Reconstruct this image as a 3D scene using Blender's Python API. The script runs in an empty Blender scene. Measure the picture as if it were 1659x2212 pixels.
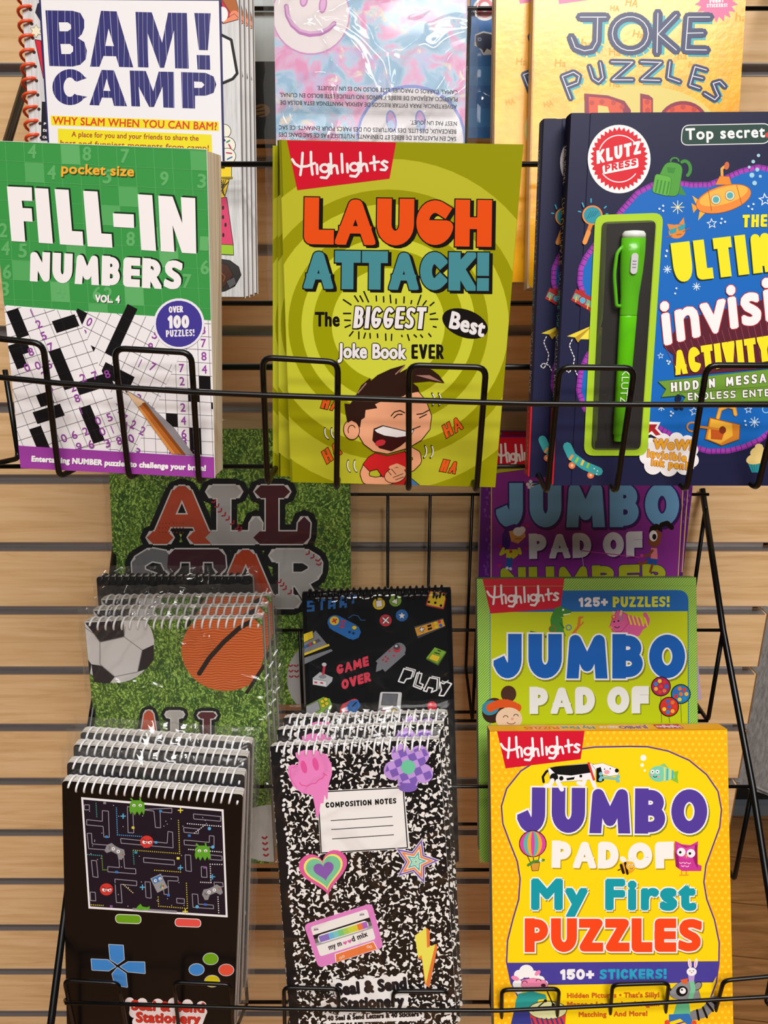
import bpy, math, random
import numpy as np
from mathutils import Matrix, Vector
SC = bpy.context.scene
COL = SC.collection
# ---------------------------------------------------------------- camera
FPX, CX, CY, PITCH, CAMZ = 1660.0, 829.5, 1106.0, math.radians(18.66), 1.25
cd = bpy.data.cameras.new('camera'); cam = bpy.data.objects.new('camera', cd); COL.objects.link(cam)
cam.location = (0, 0, CAMZ); cam.rotation_euler = (math.pi/2 - PITCH, 0, 0)
cd.sensor_fit = 'VERTICAL'; cd.sensor_height = 36.0; cd.lens = 36.0*FPX/2212; cd.clip_start = .02
SC.camera = cam
# ---------------------------------------------------------------- light and exposure
SC.view_settings.view_transform = 'Standard'; SC.view_settings.look = 'None'
SC.view_settings.gamma = 1.0; SC.view_settings.use_curve_mapping = False
SC.view_settings.exposure = -0.07
SC.cycles.transparent_max_bounces = 40
SC.cycles.max_bounces = 8
W = bpy.data.worlds.new('world'); SC.world = W; W.use_nodes = True
W.node_tree.nodes['Background'].inputs[0].default_value = (1.0, .98, .96, 1)
W.node_tree.nodes['Background'].inputs[1].default_value = .05
def area(name, x, y, z, sx, sy, power, col=(1, .98, .96), tgt=None):
    l = bpy.data.lights.new(name, 'AREA'); l.shape = 'RECTANGLE'; l.size = sx; l.size_y = sy
    l.energy = power; l.color = col
    o = bpy.data.objects.new(name, l); COL.objects.link(o); o.location = (x, y, z)
    if tgt:
        o.rotation_euler = (Vector(tgt)-Vector(o.location)).to_track_quat('-Z', 'Y').to_euler()
    return o
CEIL = 2.95
area('ceiling_fixture_near', .25, -.75, CEIL, 1.3, .5, 36)
area('ceiling_fixture_middle', .65, -1.42, CEIL, 1.4, .6, 62)
area('ceiling_fixture_far', .1, -2.65, CEIL, 2.6, .55, 66)
area('ceiling_fixture_aisle', .9, 1.7, CEIL, 1.2, .6, 25)

# ---------------------------------------------------------------- helpers: camera rays
CP, SP = math.cos(PITCH), math.sin(PITCH)
def rays(P):
    P = np.asarray(P, float).reshape(-1, 2)
    a = (P[:, 0]-CX)/FPX; b = (CY-P[:, 1])/FPX
    return np.stack([a, CP+b*SP, -SP+b*CP], 1)
def at(px, py, Y):                       # the point of the place seen at a pixel, at distance Y
    d = rays([(px, py)])[0]; d = d*(Y/d[1])
    return Vector((d[0], d[1], d[2]+CAMZ))
def zat(py, Y): return at(829.5, py, Y).z
# ---------------------------------------------------------------- helpers: materials
def lin(h):
    h = h.lstrip('#'); o = []
    for i in (0, 2, 4):
        c = int(h[i:i+2], 16)/255; o.append(c/12.92 if c <= .04045 else ((c+.055)/1.055)**2.4)
    return (*o, 1)
MC = {}
def pm(hexc, rough=.4, spec=.3, metal=0, coat=0):
    k = (hexc, rough, spec, metal, coat)
    if k in MC: return MC[k]
    m = bpy.data.materials.new('print_'+hexc.strip('#')); m.use_nodes = True
    b = m.node_tree.nodes['Principled BSDF']
    b.inputs['Base Color'].default_value = lin(hexc); b.inputs['Roughness'].default_value = rough
    b.inputs['Specular IOR Level'].default_value = spec; b.inputs['Metallic'].default_value = metal
    b.inputs['Coat Weight'].default_value = coat; b.inputs['Coat Roughness'].default_value = .12
    MC[k] = m; return m
class NT:
    def __init__(s, name):
        s.m = bpy.data.materials.new(name); s.m.use_nodes = True; s.t = s.m.node_tree
        s.b = s.t.nodes['Principled BSDF']; s.out = s.t.nodes['Material Output']
        s.tc = s.t.nodes.new('ShaderNodeTexCoord')
    def n(s, typ, **kw):
        x = s.t.nodes.new('ShaderNode'+typ)
        for k, v in kw.items():
            if k in x.inputs.keys(): x.inputs[k].default_value = v
            else: setattr(x, k, v)
        return x
    def l(s, a, b): s.t.links.new(a, b)
    def map(s, sc, rot=(0, 0, 0), loc=(0, 0, 0)):
        x = s.n('Mapping'); x.inputs['Scale'].default_value = sc; x.inputs['Rotation'].default_value = rot
        x.inputs['Location'].default_value = loc
        s.l(s.tc.outputs['Object'], x.inputs['Vector']); return x.outputs[0]
    def noise(s, vec, scale, detail=4, rough=.5, dist=0):
        x = s.n('TexNoise', Scale=scale, Detail=detail, Roughness=rough, Distortion=dist); s.l(vec, x.inputs['Vector']); return x.outputs['Fac']
    def ramp(s, fac, stops, interp='LINEAR'):
        x = s.n('ValToRGB'); x.color_ramp.interpolation = interp; e = x.color_ramp.elements
        while len(e) < len(stops): e.new(.5)
        for q, (p, c) in zip(e, stops): q.position = p; q.color = lin(c)
        s.l(fac, x.inputs[0]); return x.outputs[0]
    def mix(s, fac, a, b, mode='MIX'):
        x = s.n('Mix', data_type='RGBA', blend_type=mode)
        for v, i in ((fac, 0), (a, 6), (b, 7)):
            if isinstance(v, (int, float)): x.inputs[i].default_value = v
            elif isinstance(v, str): x.inputs[i].default_value = lin(v)
            else: s.l(v, x.inputs[i])
        return x.outputs[2]
    def bump(s, h, strength=.3, dist=.001):
        x = s.n('Bump', Strength=strength, Distance=dist); s.l(h, x.inputs['Height']); s.l(x.outputs[0], s.b.inputs['Normal'])
    def col(s, c): s.l(c, s.b.inputs['Base Color'])
    def rough(s, r, spec=.45): s.b.inputs['Roughness'].default_value = r; s.b.inputs['Specular IOR Level'].default_value = spec

def m_maple():
    t = NT('maple_slat'); v = t.map((1.6, 1, 26))
    f = t.noise(v, 5, 6, .6, .6); c = t.ramp(f, [(.3, '#d0a875'), (.5, '#e2bd8b'), (.72, '#edcb9f')])
    g = t.noise(t.map((3, 1, 120)), 4, 3, .6, 1.5); c = t.mix(t.ramp(g, [(.58, '#000000'), (.7, '#4a4a4a')]), c, '#a5793f')
    k = t.n('TexVoronoi', Scale=7.0); t.l(t.map((1, 1, 2.6)), k.inputs['Vector'])
    c = t.mix(t.ramp(k.outputs['Distance'], [(.02, '#c0c0c0'), (.05, '#000000')]), c, '#8a6236')
    t.col(c); t.rough(.42, .35); return t.m
def m_floor():
    t = NT('oak_plank_floor'); v = t.map((1, 1, 1), (0, 0, .12))
    br = t.n('TexBrick', Scale=1.0); br.offset = .37; br.inputs['Brick Width'].default_value = 1.2; br.inputs['Row Height'].default_value = .13
    br.inputs['Mortar Size'].default_value = .0012; br.inputs['Color1'].default_value = lin('#b98552'); br.inputs['Color2'].default_value = lin('#a9743f'); br.inputs['Mortar'].default_value = lin('#5e3c1d')
    t.l(v, br.inputs['Vector']); f = t.noise(t.map((2, 22, 1), (0, 0, .12)), 3, 6, .6, 1)
    c = t.mix(t.ramp(f, [(.35, '#8a8a8a'), (.65, '#ffffff')]), '#7d5029', br.outputs['Color']); t.col(c); t.rough(.35); return t.m
def m_pages(c1='#d9d4cc', c2='#a8a39b', sc=900):
    t = NT('page_edges'); f = t.noise(t.map((.02, 1, .02)), sc, 2); t.col(t.ramp(f, [(.35, c2), (.6, c1)])); t.rough(.8, .2); return t.m
def m_grass():
    t = NT('turf_print'); v = t.map((1, 1, 1)); w = t.noise(v, 60, 3)
    vor = t.n('TexVoronoi', Scale=420.0, Randomness=1.0); vor.distance = 'MANHATTAN'
    mm = t.n('VectorMath', operation='ADD'); t.l(t.map((1.0, 1, .45), (0, .35, 0)), mm.inputs[0])
    nz = t.n('TexNoise', Scale=90.0, Detail=3.0); t.l(v, nz.inputs['Vector'])
    sc = t.n('VectorMath', operation='SCALE'); sc.inputs['Scale'].default_value = .02; t.l(nz.outputs['Color'], sc.inputs[0]); t.l(sc.outputs[0], mm.inputs[1])
    t.l(mm.outputs[0], vor.inputs['Vector'])
    c = t.ramp(vor.outputs['Distance'], [(.05, '#d4e48e'), (.35, '#a3c25c'), (.62, '#6b9238'), (.95, '#2f4f1e')])
    c = t.mix(t.ramp(w, [(.4, '#000000'), (.65, '#606060')]), c, '#a0b83c'); t.col(c); t.rough(.35); return t.m
def m_speckle():
    t = NT('marbled_print'); v = t.map((1, 1, 1)); nz = t.n('TexNoise', Scale=265.0, Detail=1.6, Roughness=.45, Distortion=.7); t.l(v, nz.inputs['Vector'])
    t.col(t.ramp(nz.outputs['Fac'], [(.548, '#0c0b0d'), (.562, '#f1ece8')])); t.rough(.3); return t.m
def m_tiedye():
    t = NT('tie_dye_print'); v = t.map((1, 1, 1))
    a = t.noise(v, 42, 3, .55, 1.0); c = t.ramp(a, [(.40, '#8ab2d0'), (.47, '#a9c6dc'), (.53, '#d6a5c8'), (.62, '#d987b4')])
    b = t.noise(t.map((1, 1, 1), loc=(3, 1, 2)), 46, 3, .5, 1.6); c = t.mix(t.ramp(b, [(.6, '#000000'), (.66, '#ffffff')]), c, '#ddd0c4')
    d = t.noise(t.map((1, 1, 1), loc=(7, 5, 2)), 30, 2, .5, 1.0); c = t.mix(t.ramp(d, [(.58, '#000000'), (.64, '#d0d0d0')]), c, '#b3b3dc')
    t.col(c); t.rough(.35); return t.m
def m_gold():
    t = NT('gold_foil_print'); v = t.map((1, 1, 1)); f = t.noise(v, 50, 5, .6)
    t.col(t.ramp(f, [(.35, '#f09e00'), (.65, '#f9b400')])); t.rough(.26, .5); t.b.inputs['Metallic'].default_value = .05
    t.b.inputs['Coat Weight'].default_value = .22; t.b.inputs['Coat Roughness'].default_value = .13
    t.bump(t.noise(v, 240, 3), .22, .0006); return t.m
def m_basket():
    t = NT('basketball_print'); w = t.n('TexWave', Scale=130.0, Distortion=9.0, Detail=2.0); w.wave_type = 'RINGS'; w.inputs['Detail Scale'].default_value = .4; t.l(t.map((1, 1, 1), loc=(-.03, 0, -.1)), w.inputs['Vector'])
    t.col(t.ramp(w.outputs['Fac'], [(.3, '#c9501c'), (.7, '#e07a3c')])); t.rough(.35); return t.m
def m_fabric():
    t = NT('heather_grey_fabric'); f = t.noise(t.map((1, 1, .25)), 260, 4, .7); t.col(t.ramp(f, [(.3, '#6f6c6b'), (.7, '#a19e9c')])); t.rough(.95, .1)
    t.bump(t.noise(t.map((1, 1, 1)), 500, 2), .3, .0005); return t.m
def m_whitegrain():
    t = NT('whitewashed_board_print'); f = t.noise(t.map((70, 1, 4)), 6, 4, .6); t.col(t.ramp(f, [(.3, '#b9b8ba'), (.55, '#d8d7d6'), (.8, '#e6e4e2')])); t.rough(.5); return t.m
def m_bamblue():
    t = NT('blue_woodgrain_ink'); w = t.n('TexWave', Scale=34.0, Distortion=9.0, Detail=1.5); w.wave_type = 'BANDS'; w.bands_direction = 'X'; w.inputs['Detail Scale'].default_value = .6
    t.l(t.map((2.4, 1, .35)), w.inputs['Vector']); t.col(t.ramp(w.outputs['Fac'], [(.99, '#211e6c'), (.999, '#c8c7e4')])); t.rough(.45); return t.m
def m_clear(haze=.02, name='clear_plastic', tint=(.985, .985, .98, 1), refl=.02, edge=.35, ridge=14.0, bstr=.6):
    t = NT(name); T = t.t; T.nodes.remove(t.b)
    tr = t.n('BsdfTransparent'); tr.inputs[0].default_value = tint
    gl = t.n('BsdfGlossy'); gl.inputs['Roughness'].default_value = .07
    df = t.n('BsdfDiffuse'); df.inputs[0].default_value = (.8, .8, .78, 1)
    lw = t.n('LayerWeight', Blend=.25)
    mr = t.n('MapRange'); mr.inputs[1].default_value = .2; mr.inputs[2].default_value = 1; mr.inputs[3].default_value = refl; mr.inputs[4].default_value = edge
    t.l(lw.outputs['Facing'], mr.inputs[0])
    f = t.noise(t.map((1, 1, .8)), ridge, 2, .45, 1.2)
    rp = t.ramp(f, [(.455, '#000000'), (.49, '#ffffff'), (.525, '#000000')]); bp = t.n('Bump', Strength=bstr, Distance=.004); t.l(rp, bp.inputs['Height']); t.l(bp.outputs[0], gl.inputs['Normal'])
    add = t.n('MapRange'); add.inputs[1].default_value = 0; add.inputs[2].default_value = 1; add.inputs[3].default_value = 0; add.inputs[4].default_value = .07; t.l(rp, add.inputs[0])
    sm = t.n('Math', operation='ADD'); t.l(mr.outputs[0], sm.inputs[0]); t.l(add.outputs[0], sm.inputs[1])
    m1 = t.n('MixShader'); m1.inputs[0].default_value = haze; t.l(tr.outputs[0], m1.inputs[1]); t.l(df.outputs[0], m1.inputs[2])
    m2 = t.n('MixShader'); t.l(sm.outputs[0], m2.inputs[0]); t.l(m1.outputs[0], m2.inputs[1]); t.l(gl.outputs[0], m2.inputs[2]); t.l(m2.outputs[0], t.out.inputs[0]); return t.m
MAPLE, FLOOR, PAGES, CREAM = m_maple(), m_floor(), m_pages(), m_pages('#e2d5bd', '#c2b08f', 500)
GRASS, SPECK, TIEDYE, GOLD, BASKET, FABRIC, WGRAIN, BAMBLUE = m_grass(), m_speckle(), m_tiedye(), m_gold(), m_basket(), m_fabric(), m_whitegrain(), m_bamblue()
CLEAR = m_clear(.004, refl=.012, edge=.25, bstr=.15); CLEAR2 = m_clear(.02, 'crinkled_bag_plastic'); BLISTER = m_clear(.0, 'blister_plastic', refl=.03, bstr=.1)
BLACKWIRE = pm('#070708', .3, .35); ALU = pm('#b9b4b2', .35, .5, .75); COILW = pm('#f4f3f6', .25, .5); COILK = pm('#0d0d10', .2, .6); COILO = pm('#f0562c', .3, .5)
def M_(c, rough=.4):
    return c if isinstance(c, bpy.types.Material) else pm(c, rough)
# ---------------------------------------------------------------- helpers: objects
def link(name, me, parent=None, loc=None):
    o = bpy.data.objects.new(name, me); COL.objects.link(o)
    if parent is not None: o.parent = parent
    if loc is not None: o.location = loc
    return o
def tag(o, label=None, cat=None, group=None, kind=None):
    if label: o['label'] = label
    if cat: o['category'] = cat
    if group: o['group'] = group
    if kind: o['kind'] = kind
    return o
class MB:
    def __init__(s): s.v = []; s.f = []; s.mi = []; s.ms = []; s.sm = []
    def mat(s, m):
        if m not in s.ms: s.ms.append(m)
        return s.ms.index(m)
    def add(s, vs, fs, m, smooth=False):
        b = len(s.v); s.v += [tuple(v) for v in vs]; i = s.mat(m)
        for f in fs: s.f.append(tuple(b+k for k in f)); s.mi.append(i); s.sm.append(smooth)
    def box(s, x0, x1, y0, y1, z0, z1, m):
        v = [(x, y, z) for x in (x0, x1) for y in (y0, y1) for z in (z0, z1)]
        s.add(v, [(0, 1, 3, 2), (4, 6, 7, 5), (0, 4, 5, 1), (2, 3, 7, 6), (0, 2, 6, 4), (1, 5, 7, 3)], m)
    def rbox(s, x0, x1, y0, y1, z0, z1, r, m, n=4, corners='1111'):   # a slab with rounded corners in x-z
        o = []
        for k, (cx, cz, a0) in enumerate(((x1-r, z1-r, 0), (x0+r, z1-r, 90), (x0+r, z0+r, 180), (x1-r, z0+r, 270))):
            if corners[k] == '0':
                o.append((x1 if k in (0, 3) else x0, z1 if k < 2 else z0)); continue
            for i in range(n+1):
                a = math.radians(a0+90*i/n); o.append((cx+r*math.cos(a), cz+r*math.sin(a)))
        k = len(o); v = [(x, y0, z) for x, z in o]+[(x, y1, z) for x, z in o]
        s.add(v, [tuple(range(k)), tuple(range(2*k-1, k-1, -1))]+[(i, i+k, (i+1) % k+k, (i+1) % k) for i in range(k)], m)
    def tube(s, path, r, m, n=8, closed=False):
        P = [Vector(p) for p in path]; k = len(P); rings = []; up = None
        for i in range(k):
            if closed: d = P[(i+1) % k]-P[i-1]
            else: d = P[min(i+1, k-1)]-P[max(i-1, 0)]
            d.normalize()
            if up is None: up = Vector((0, 0, 1)) if abs(d.z) < .9 else Vector((0, 1, 0))
            up = (up-d*up.dot(d)).normalized(); q = d.cross(up)
            rings.append([P[i]+(up*math.cos(2*math.pi*j/n)+q*math.sin(2*math.pi*j/n))*r for j in range(n)])
        v = [p for R in rings for p in R]; f = []
        for i in range(k if closed else k-1):
            a, b = i*n, ((i+1) % k)*n
            for j in range(n): f.append((a+j, a+(j+1) % n, b+(j+1) % n, b+j))
        if not closed: f.append(tuple(range(n-1, -1, -1))); f.append(tuple((k-1)*n+j for j in range(n)))
        s.add(v, f, m, True)
    def lathe(s, prof, m, n=24, axis='z', org=(0, 0, 0), sq=1.0):     # prof: (radius, height)
        v = []; f = []; k = len(prof)
        for r, h in prof:
            for j in range(n):
                a = 2*math.pi*j/n; v.append((org[0]+r*math.cos(a), org[1]+r*math.sin(a)*sq, org[2]+h))
        for i in range(k-1):
            for j in range(n): f.append((i*n+j, i*n+(j+1) % n, (i+1)*n+(j+1) % n, (i+1)*n+j))
        f.append(tuple(range(n-1, -1, -1))); f.append(tuple((k-1)*n+j for j in range(n)))
        s.add(v, f, m, True)
    def build(s, name, parent=None, loc=None):
        me = bpy.data.meshes.new(name); me.from_pydata(s.v, [], s.f)
        for m in s.ms: me.materials.append(m)
        me.polygons.foreach_set('material_index', s.mi); me.polygons.foreach_set('use_smooth', s.sm); me.update()
        return link(name, me, parent, loc)
def fillet(pts, r, n=5):
    P = [Vector(p) for p in pts]; o = [P[0]]
    for a, b, c in zip(P, P[1:], P[2:]):
        d1 = (a-b); d2 = (c-b); q = min(r, d1.length*.48, d2.length*.48); p1 = b+d1.normalized()*q; p2 = b+d2.normalized()*q
        for i in range(n+1):
            t = i/n; o.append(p1*(1-t)**2+b*2*t*(1-t)+p2*t*t)
    o.append(P[-1]); return o
# ---------------------------------------------------------------- helpers: lettering
TC = {}
def glyphs(s, off=0, sp=1.0):
    k = (s, off, sp)
    if k not in TC:
        c = bpy.data.curves.new('lettering', 'FONT'); c.body = s; c.offset = off; c.space_character = sp; c.resolution_u = 3
        o = bpy.data.objects.new('lettering', c); COL.objects.link(o)
        dg = bpy.context.evaluated_depsgraph_get(); me = bpy.data.meshes.new_from_object(o.evaluated_get(dg))
        v = np.zeros(len(me.vertices)*3); me.vertices.foreach_get('co', v); v = v.reshape(-1, 3)[:, :2].copy()
        TC[k] = (v, [tuple(p.vertices) for p in me.polygons])
        bpy.data.objects.remove(o); bpy.data.meshes.remove(me); bpy.data.curves.remove(c)
    return TC[k]
CAPH = None
def clip(pts, x0, x1, z0, z1):
    for ax, lim, sg in ((0, x0, 1), (0, x1, -1), (1, z0, 1), (1, z1, -1)):
        o = []
        for i in range(len(pts)):
            a, b = pts[i-1], pts[i]; da, db = (a[ax]-lim)*sg, (b[ax]-lim)*sg
            if (da < 0) != (db < 0):
                t = da/(da-db); o.append((a[0]+(b[0]-a[0])*t, a[1]+(b[1]-a[1])*t))
            if db >= 0: o.append(tuple(b))
        pts = o
        if len(pts) < 3: return []
    return pts
STEP = 3e-5
class Sheet:
    """a printed face: pictures and lettering laid on one plane of a book (local x-z, facing -y)"""
    def __init__(s, bk, mb, y=0.0, rough=.4, box=None):
        s.b = bk; s.mb = mb; s.y = y; s.rough = rough; s.o = (0, 0, 1.0)
        s.box = box or (-bk.W/2+2e-4, bk.W/2-2e-4, 2e-4, bk.H-2e-4); s.g = np.zeros((60, 84), int)
        s.par = None
    def z(s, ox, oy, sc): s.o = (ox, oy, sc); return s
    def px(s, P):
        P = np.asarray(P, float).reshape(-1, 2); return np.stack([s.o[0]+P[:, 0]/s.o[2], s.o[1]+P[:, 1]/s.o[2]], 1)
    def L(s, P): return s.b.loc(s.px(P))
    def layer(s, Q):
        x0, x1, z0, z1 = s.box
        i0, i1 = np.clip(((np.array([Q[:, 0].min(), Q[:, 0].max()])-x0)/(x1-x0)*60).astype(int), 0, 59)
        j0, j1 = np.clip(((np.array([Q[:, 1].min(), Q[:, 1].max()])-z0)/(z1-z0)*84).astype(int), 0, 83)
        k = s.g[i0:i1+1, j0:j1+1].max()+1; s.g[i0:i1+1, j0:j1+1] = k
        return s.y-k*STEP
    def raw(s, polys, col, Q=None):
        Q = np.concatenate([np.asarray(p).reshape(-1, 2) for p in polys]); y = s.layer(Q); m = M_(col, s.rough)
        for i, p in enumerate(polys):
            c = clip([tuple(q) for q in p], *s.box)
            if len(c) > 2: s.mb.add([(a, y-(i % 16)*1.6e-6, b) for a, b in c], [tuple(range(len(c)))], m)
    def poly(s, P, col, out=None, ow=0):
        if out: s.line(P, ow*2, out, True)
        s.raw([s.L(P)], col)
    def quad(s, P, col): s.poly(P, col)
    def line(s, P, w, col, closed=False, n=6):
        P = [np.array(p, float) for p in P]; polys = []
        if closed: P = P+[P[0]]
        for a, b in zip(P, P[1:]):
            d = b-a; L = np.hypot(*d)
            if L < 1e-6: continue
            q = np.array([-d[1], d[0]])/L*w/2; polys.append(s.L([a+q, b+q, b-q, a-q]))
        if n:
            for p in (P if closed or len(P) > 2 else [P[0], P[-1]]):
                polys.append(s.L([p+np.array([math.cos(2*math.pi*i/(n+2)), math.sin(2*math.pi*i/(n+2))])*w/2 for i in range(n+2)]))
        if polys: s.raw(polys, col)
    def lines(s, segs, w, col):
        polys = []
        for a, b in segs:
            a = np.array(a, float); b = np.array(b, float); d = b-a; L = np.hypot(*d)
            if L > 1e-6:
                q = np.array([-d[1], d[0]])/L*w/2; polys.append(s.L([a+q, b+q, b-q, a-q]))
        if polys: s.raw(polys, col)
    def dots(s, cs, r, col, n=8):
        polys = [s.L([(c[0]+r*math.cos(2*math.pi*i/n), c[1]+r*math.sin(2*math.pi*i/n)) for i in range(n)]) for c in cs]
        if polys: s.raw(polys, col)
    def ell(s, c, rx, ry, col, rot=0, n=30, out=None, ow=0, a0=0, a1=360):
        def pts(rx, ry):
            o = []; r = math.radians(rot); full = a1-a0 >= 360
            for i in range(n if full else n+1):
                a = math.radians(a0+(a1-a0)*i/n); x, y = rx*math.cos(a), ry*math.sin(a)
                o.append((c[0]+x*math.cos(r)-y*math.sin(r), c[1]+x*math.sin(r)+y*math.cos(r)))
            return o
        if out: s.raw([s.L(pts(rx+ow, ry+ow))], out)
        s.raw([s.L(pts(rx, ry))], col)
    def arc(s, c, rx, ry, w, col, a0, a1, n=14, rot=0):
        r = math.radians(rot); P = []
        for i in range(n+1):
            a = math.radians(a0+(a1-a0)*i/n); x, y = rx*math.cos(a), ry*math.sin(a); P.append((c[0]+x*math.cos(r)-y*math.sin(r), c[1]+x*math.sin(r)+y*math.cos(r)))
        s.line(P, w, col)
    def rquad(s, q, r, col, out=None, ow=0, n=5):
        q = [np.array(p, float) for p in q]; o = []
        for i in range(4):
            a, b, c = q[i-1], q[i], q[(i+1) % 4]; d1 = (a-b)/np.hypot(*(a-b)); d2 = (c-b)/np.hypot(*(c-b))
            for k in range(n+1):
                t = k/n; o.append((b+d1*r)*(1-t)**2+b*2*t*(1-t)+(b+d2*r)*t*t)
        s.poly(o, col, out, ow)
    def star(s, c, R, r, k, col, rot=-90, out=None, ow=0):
        s.poly([(c[0]+(R if i % 2 == 0 else r)*math.cos(math.radians(rot+180*i/k)), c[1]+(R if i % 2 == 0 else r)*math.sin(math.radians(rot+180*i/k))) for i in range(2*k)], col, out, ow)
    def txt(s, t, p0, p1, h, col, r=0, out=None, sh=None, arc=0, sq=False, sp=1.0, off=.0, up=None, n=8, ext=None, smile=0):
        """lettering from p0 to p1 along the baseline, cap height h; r thickens the strokes, out=(colour, width), sh=(colour, dx, dy)"""
        global CAPH
        r = r if r <= 3 else 3+(r-3)*.5
        v, f = glyphs(t, off, round(sp*(1+1.1*r/h), 3))
        if CAPH is None: CAPH = glyphs('H')[0][:, 1].max()
        p0 = np.array(p0, float); p1 = np.array(p1, float); d = p1-p0; L = np.hypot(*d)
        if up is None: up = np.array([d[1], -d[0]])/L
        else: up = np.array(up, float); up = up/np.hypot(*up)
        e = d/L; p0 = p0+e*r+up*r; L2 = L-2*r; h2 = max(h-2*r, h*.3)
        x = (v[:, 0]-v[:, 0].min())/(v[:, 0].max()-v[:, 0].min()); y = v[:, 1]/CAPH
        base = p0+np.outer(x*L2, e)+np.outer(y*h2+arc*4*x*(1-x), up)
        def put(rad, c, dx=0, dy=0):
            if rad > 0:
                if sq: offs = [(a*rad, b*rad) for a in (-1, 0, 1) for b in (-1, 0, 1)]
                else: offs = [(rad*math.cos(2*math.pi*(i+.5)/n), rad*math.sin(2*math.pi*(i+.5)/n)) for i in range(n)]+[(0, 0)]
            else: offs = [(0, 0)]
            pl = [s.L(base+np.array([a+dx, b+dy])) for a, b in offs]; y = s.layer(np.concatenate(pl)); m = M_(c, s.rough)
            x0, x1, z0, z1 = s.box
            for i, q in enumerate(pl):
                if q[:, 0].min() < x0 or q[:, 0].max() > x1 or q[:, 1].min() < z0 or q[:, 1].max() > z1:
                    for ff in f:
                        c2 = clip([tuple(q[k]) for k in ff], *s.box)
                        if len(c2) > 2: s.mb.add([(a, y-i*1.8e-6, b) for a, b in c2], [tuple(range(len(c2)))], m)
                else: s.mb.add([(a, y-i*1.8e-6, b) for a, b in q], f, m)
        if sh: put(r+(out[1] if out else 0), sh[0], sh[1], sh[2])
        if out: put(r+out[1], out[0])
        put(r, col)
def pose(TL, TR, Y, lean, yaw):
    al, ps = math.radians(lean), math.radians(yaw)
    u = Vector((1, 0, 0)); v = Vector((0, math.sin(al), math.cos(al))); R = Matrix.Rotation(ps, 3, 'Z'); u = R @ u; v = R @ v
    n = u.cross(v)                         # faces the shopper
    a = at(*TL, Y); d = Vector(rays([TR])[0]); o = Vector((0, 0, CAMZ))
    b = o+d*((a-o).dot(n)/d.dot(n)); u = (b-a).normalized(); v = n.cross(u)
    return a, (b-a).length, u, v, n
class Book:
    """a thing standing in a pocket; local x across, z up the cover, y into the stack, origin at the foot of the front cover"""
    def __init__(s, name, label, cat, TL, TR, Y, lean=0, yaw=0, H=None, bot=None, W=None, group=None):
        a, w, u, v, n = pose(TL, TR, Y, lean, yaw); s.a, s.u, s.v, s.n = a, u, v, n; s.W = W or w
        if H is None:
            d = Vector(rays([bot])[0]); o = Vector((0, 0, CAMZ)); p = o+d*((a-o).dot(n)/d.dot(n)); H = (a-p).dot(v)
        s.H = H; s.root = bpy.data.objects.new(name, None); COL.objects.link(s.root); s.root.empty_display_size = .02
        s.place(s.root, a, u, v, n); tag(s.root, label, cat, group)
    def mtx(s, a, u, v, n):
        o = a+u*(s.W/2)-v*s.H
        return Matrix(((u.x, -n.x, v.x, o.x), (u.y, -n.y, v.y, o.y), (u.z, -n.z, v.z, o.z), (0, 0, 0, 1)))
    def place(s, r, a, u, v, n):
        s.M = s.mtx(a, u, v, n); r.matrix_world = s.M
    def loc(s, P):
        d = rays(P); n = np.array(s.n); a = np.array(s.a)-np.array([0, 0, CAMZ]); k = (a @ n)/(d @ n); X = d*k[:, None]-a
        return np.stack([X @ np.array(s.u)-s.W/2, X @ np.array(s.v)+s.H], 1)
    def dup(s, label, TL, TR, Y, lean, yaw, group=None, skip=()):
        a, w, u, v, n = pose(TL, TR, Y, lean, yaw); return s.copy(label, s.mtx(a, u, v, n), group, skip)
    def copy(s, label, M, group=None, skip=()):
        r = s.root.copy(); COL.objects.link(r); r['label'] = label
        if group: r['group'] = group
        for ch in s.root.children:
            if ch.name.split('.')[0] in skip: continue
            c = ch.copy(); COL.objects.link(c); c.parent = r
            for g in ch.children: e = g.copy(); COL.objects.link(e); e.parent = c
        r.matrix_world = M; return r
    def shift(s, label, dx, dy, dz, rot=0, group=None, skip=()):   # metres: right, back along the stack, up
        M = Matrix.Translation((dx, dy, dz)) @ s.M @ Matrix.Rotation(rot, 4, 'Y'); return s.copy(label, M, group, skip)
    def part(s, name, mb, parent=None): return mb.build(name, parent or s.root)
    # -- kinds of body
    def paperback(s, T, cover, spine, back=None, pages=None, r=0, inset=.0008, ct=.00035):
        W2 = s.W/2
        m = MB(); m.box(-W2+.0012, W2-inset, ct, T-ct, .0006, s.H-.0006, pages or PAGES); s.part('page_block', m)
        m = MB(); m.box(-W2, -W2+.0012, 0, T, 0, s.H, M_(spine)); s.part('spine', m)
        m = MB(); m.box(-W2+.0012, W2, T-ct, T, 0, s.H, M_(back or spine)); s.part('back_cover', m)
        m = MB(); m.rbox(-W2+.0001, W2, 0, ct, 0, s.H, max(r, 1e-5), M_(cover)); return m
def coil_top(bk, T, mat, n=21, a=.0060, r=.0011, x0=None, x1=None, drop=.0050, slant=1.0):
    x0 = -bk.W/2+.008 if x0 is None else x0; x1 = bk.W/2-.008 if x1 is None else x1
    pth = []; K = 14; p = (x1-x0)/(n-1)
    for i in range(n*K+1):
        t = 2*math.pi*i/K; pth.append((x0+p*i/K-p*.35, T/2-(T/2+.0022)*math.cos(t), bk.H-drop+.0005+a*math.sin(t)))
    m = MB(); m.tube(pth, r, mat, 6); return bk.part('spiral_binding', m)
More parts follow.
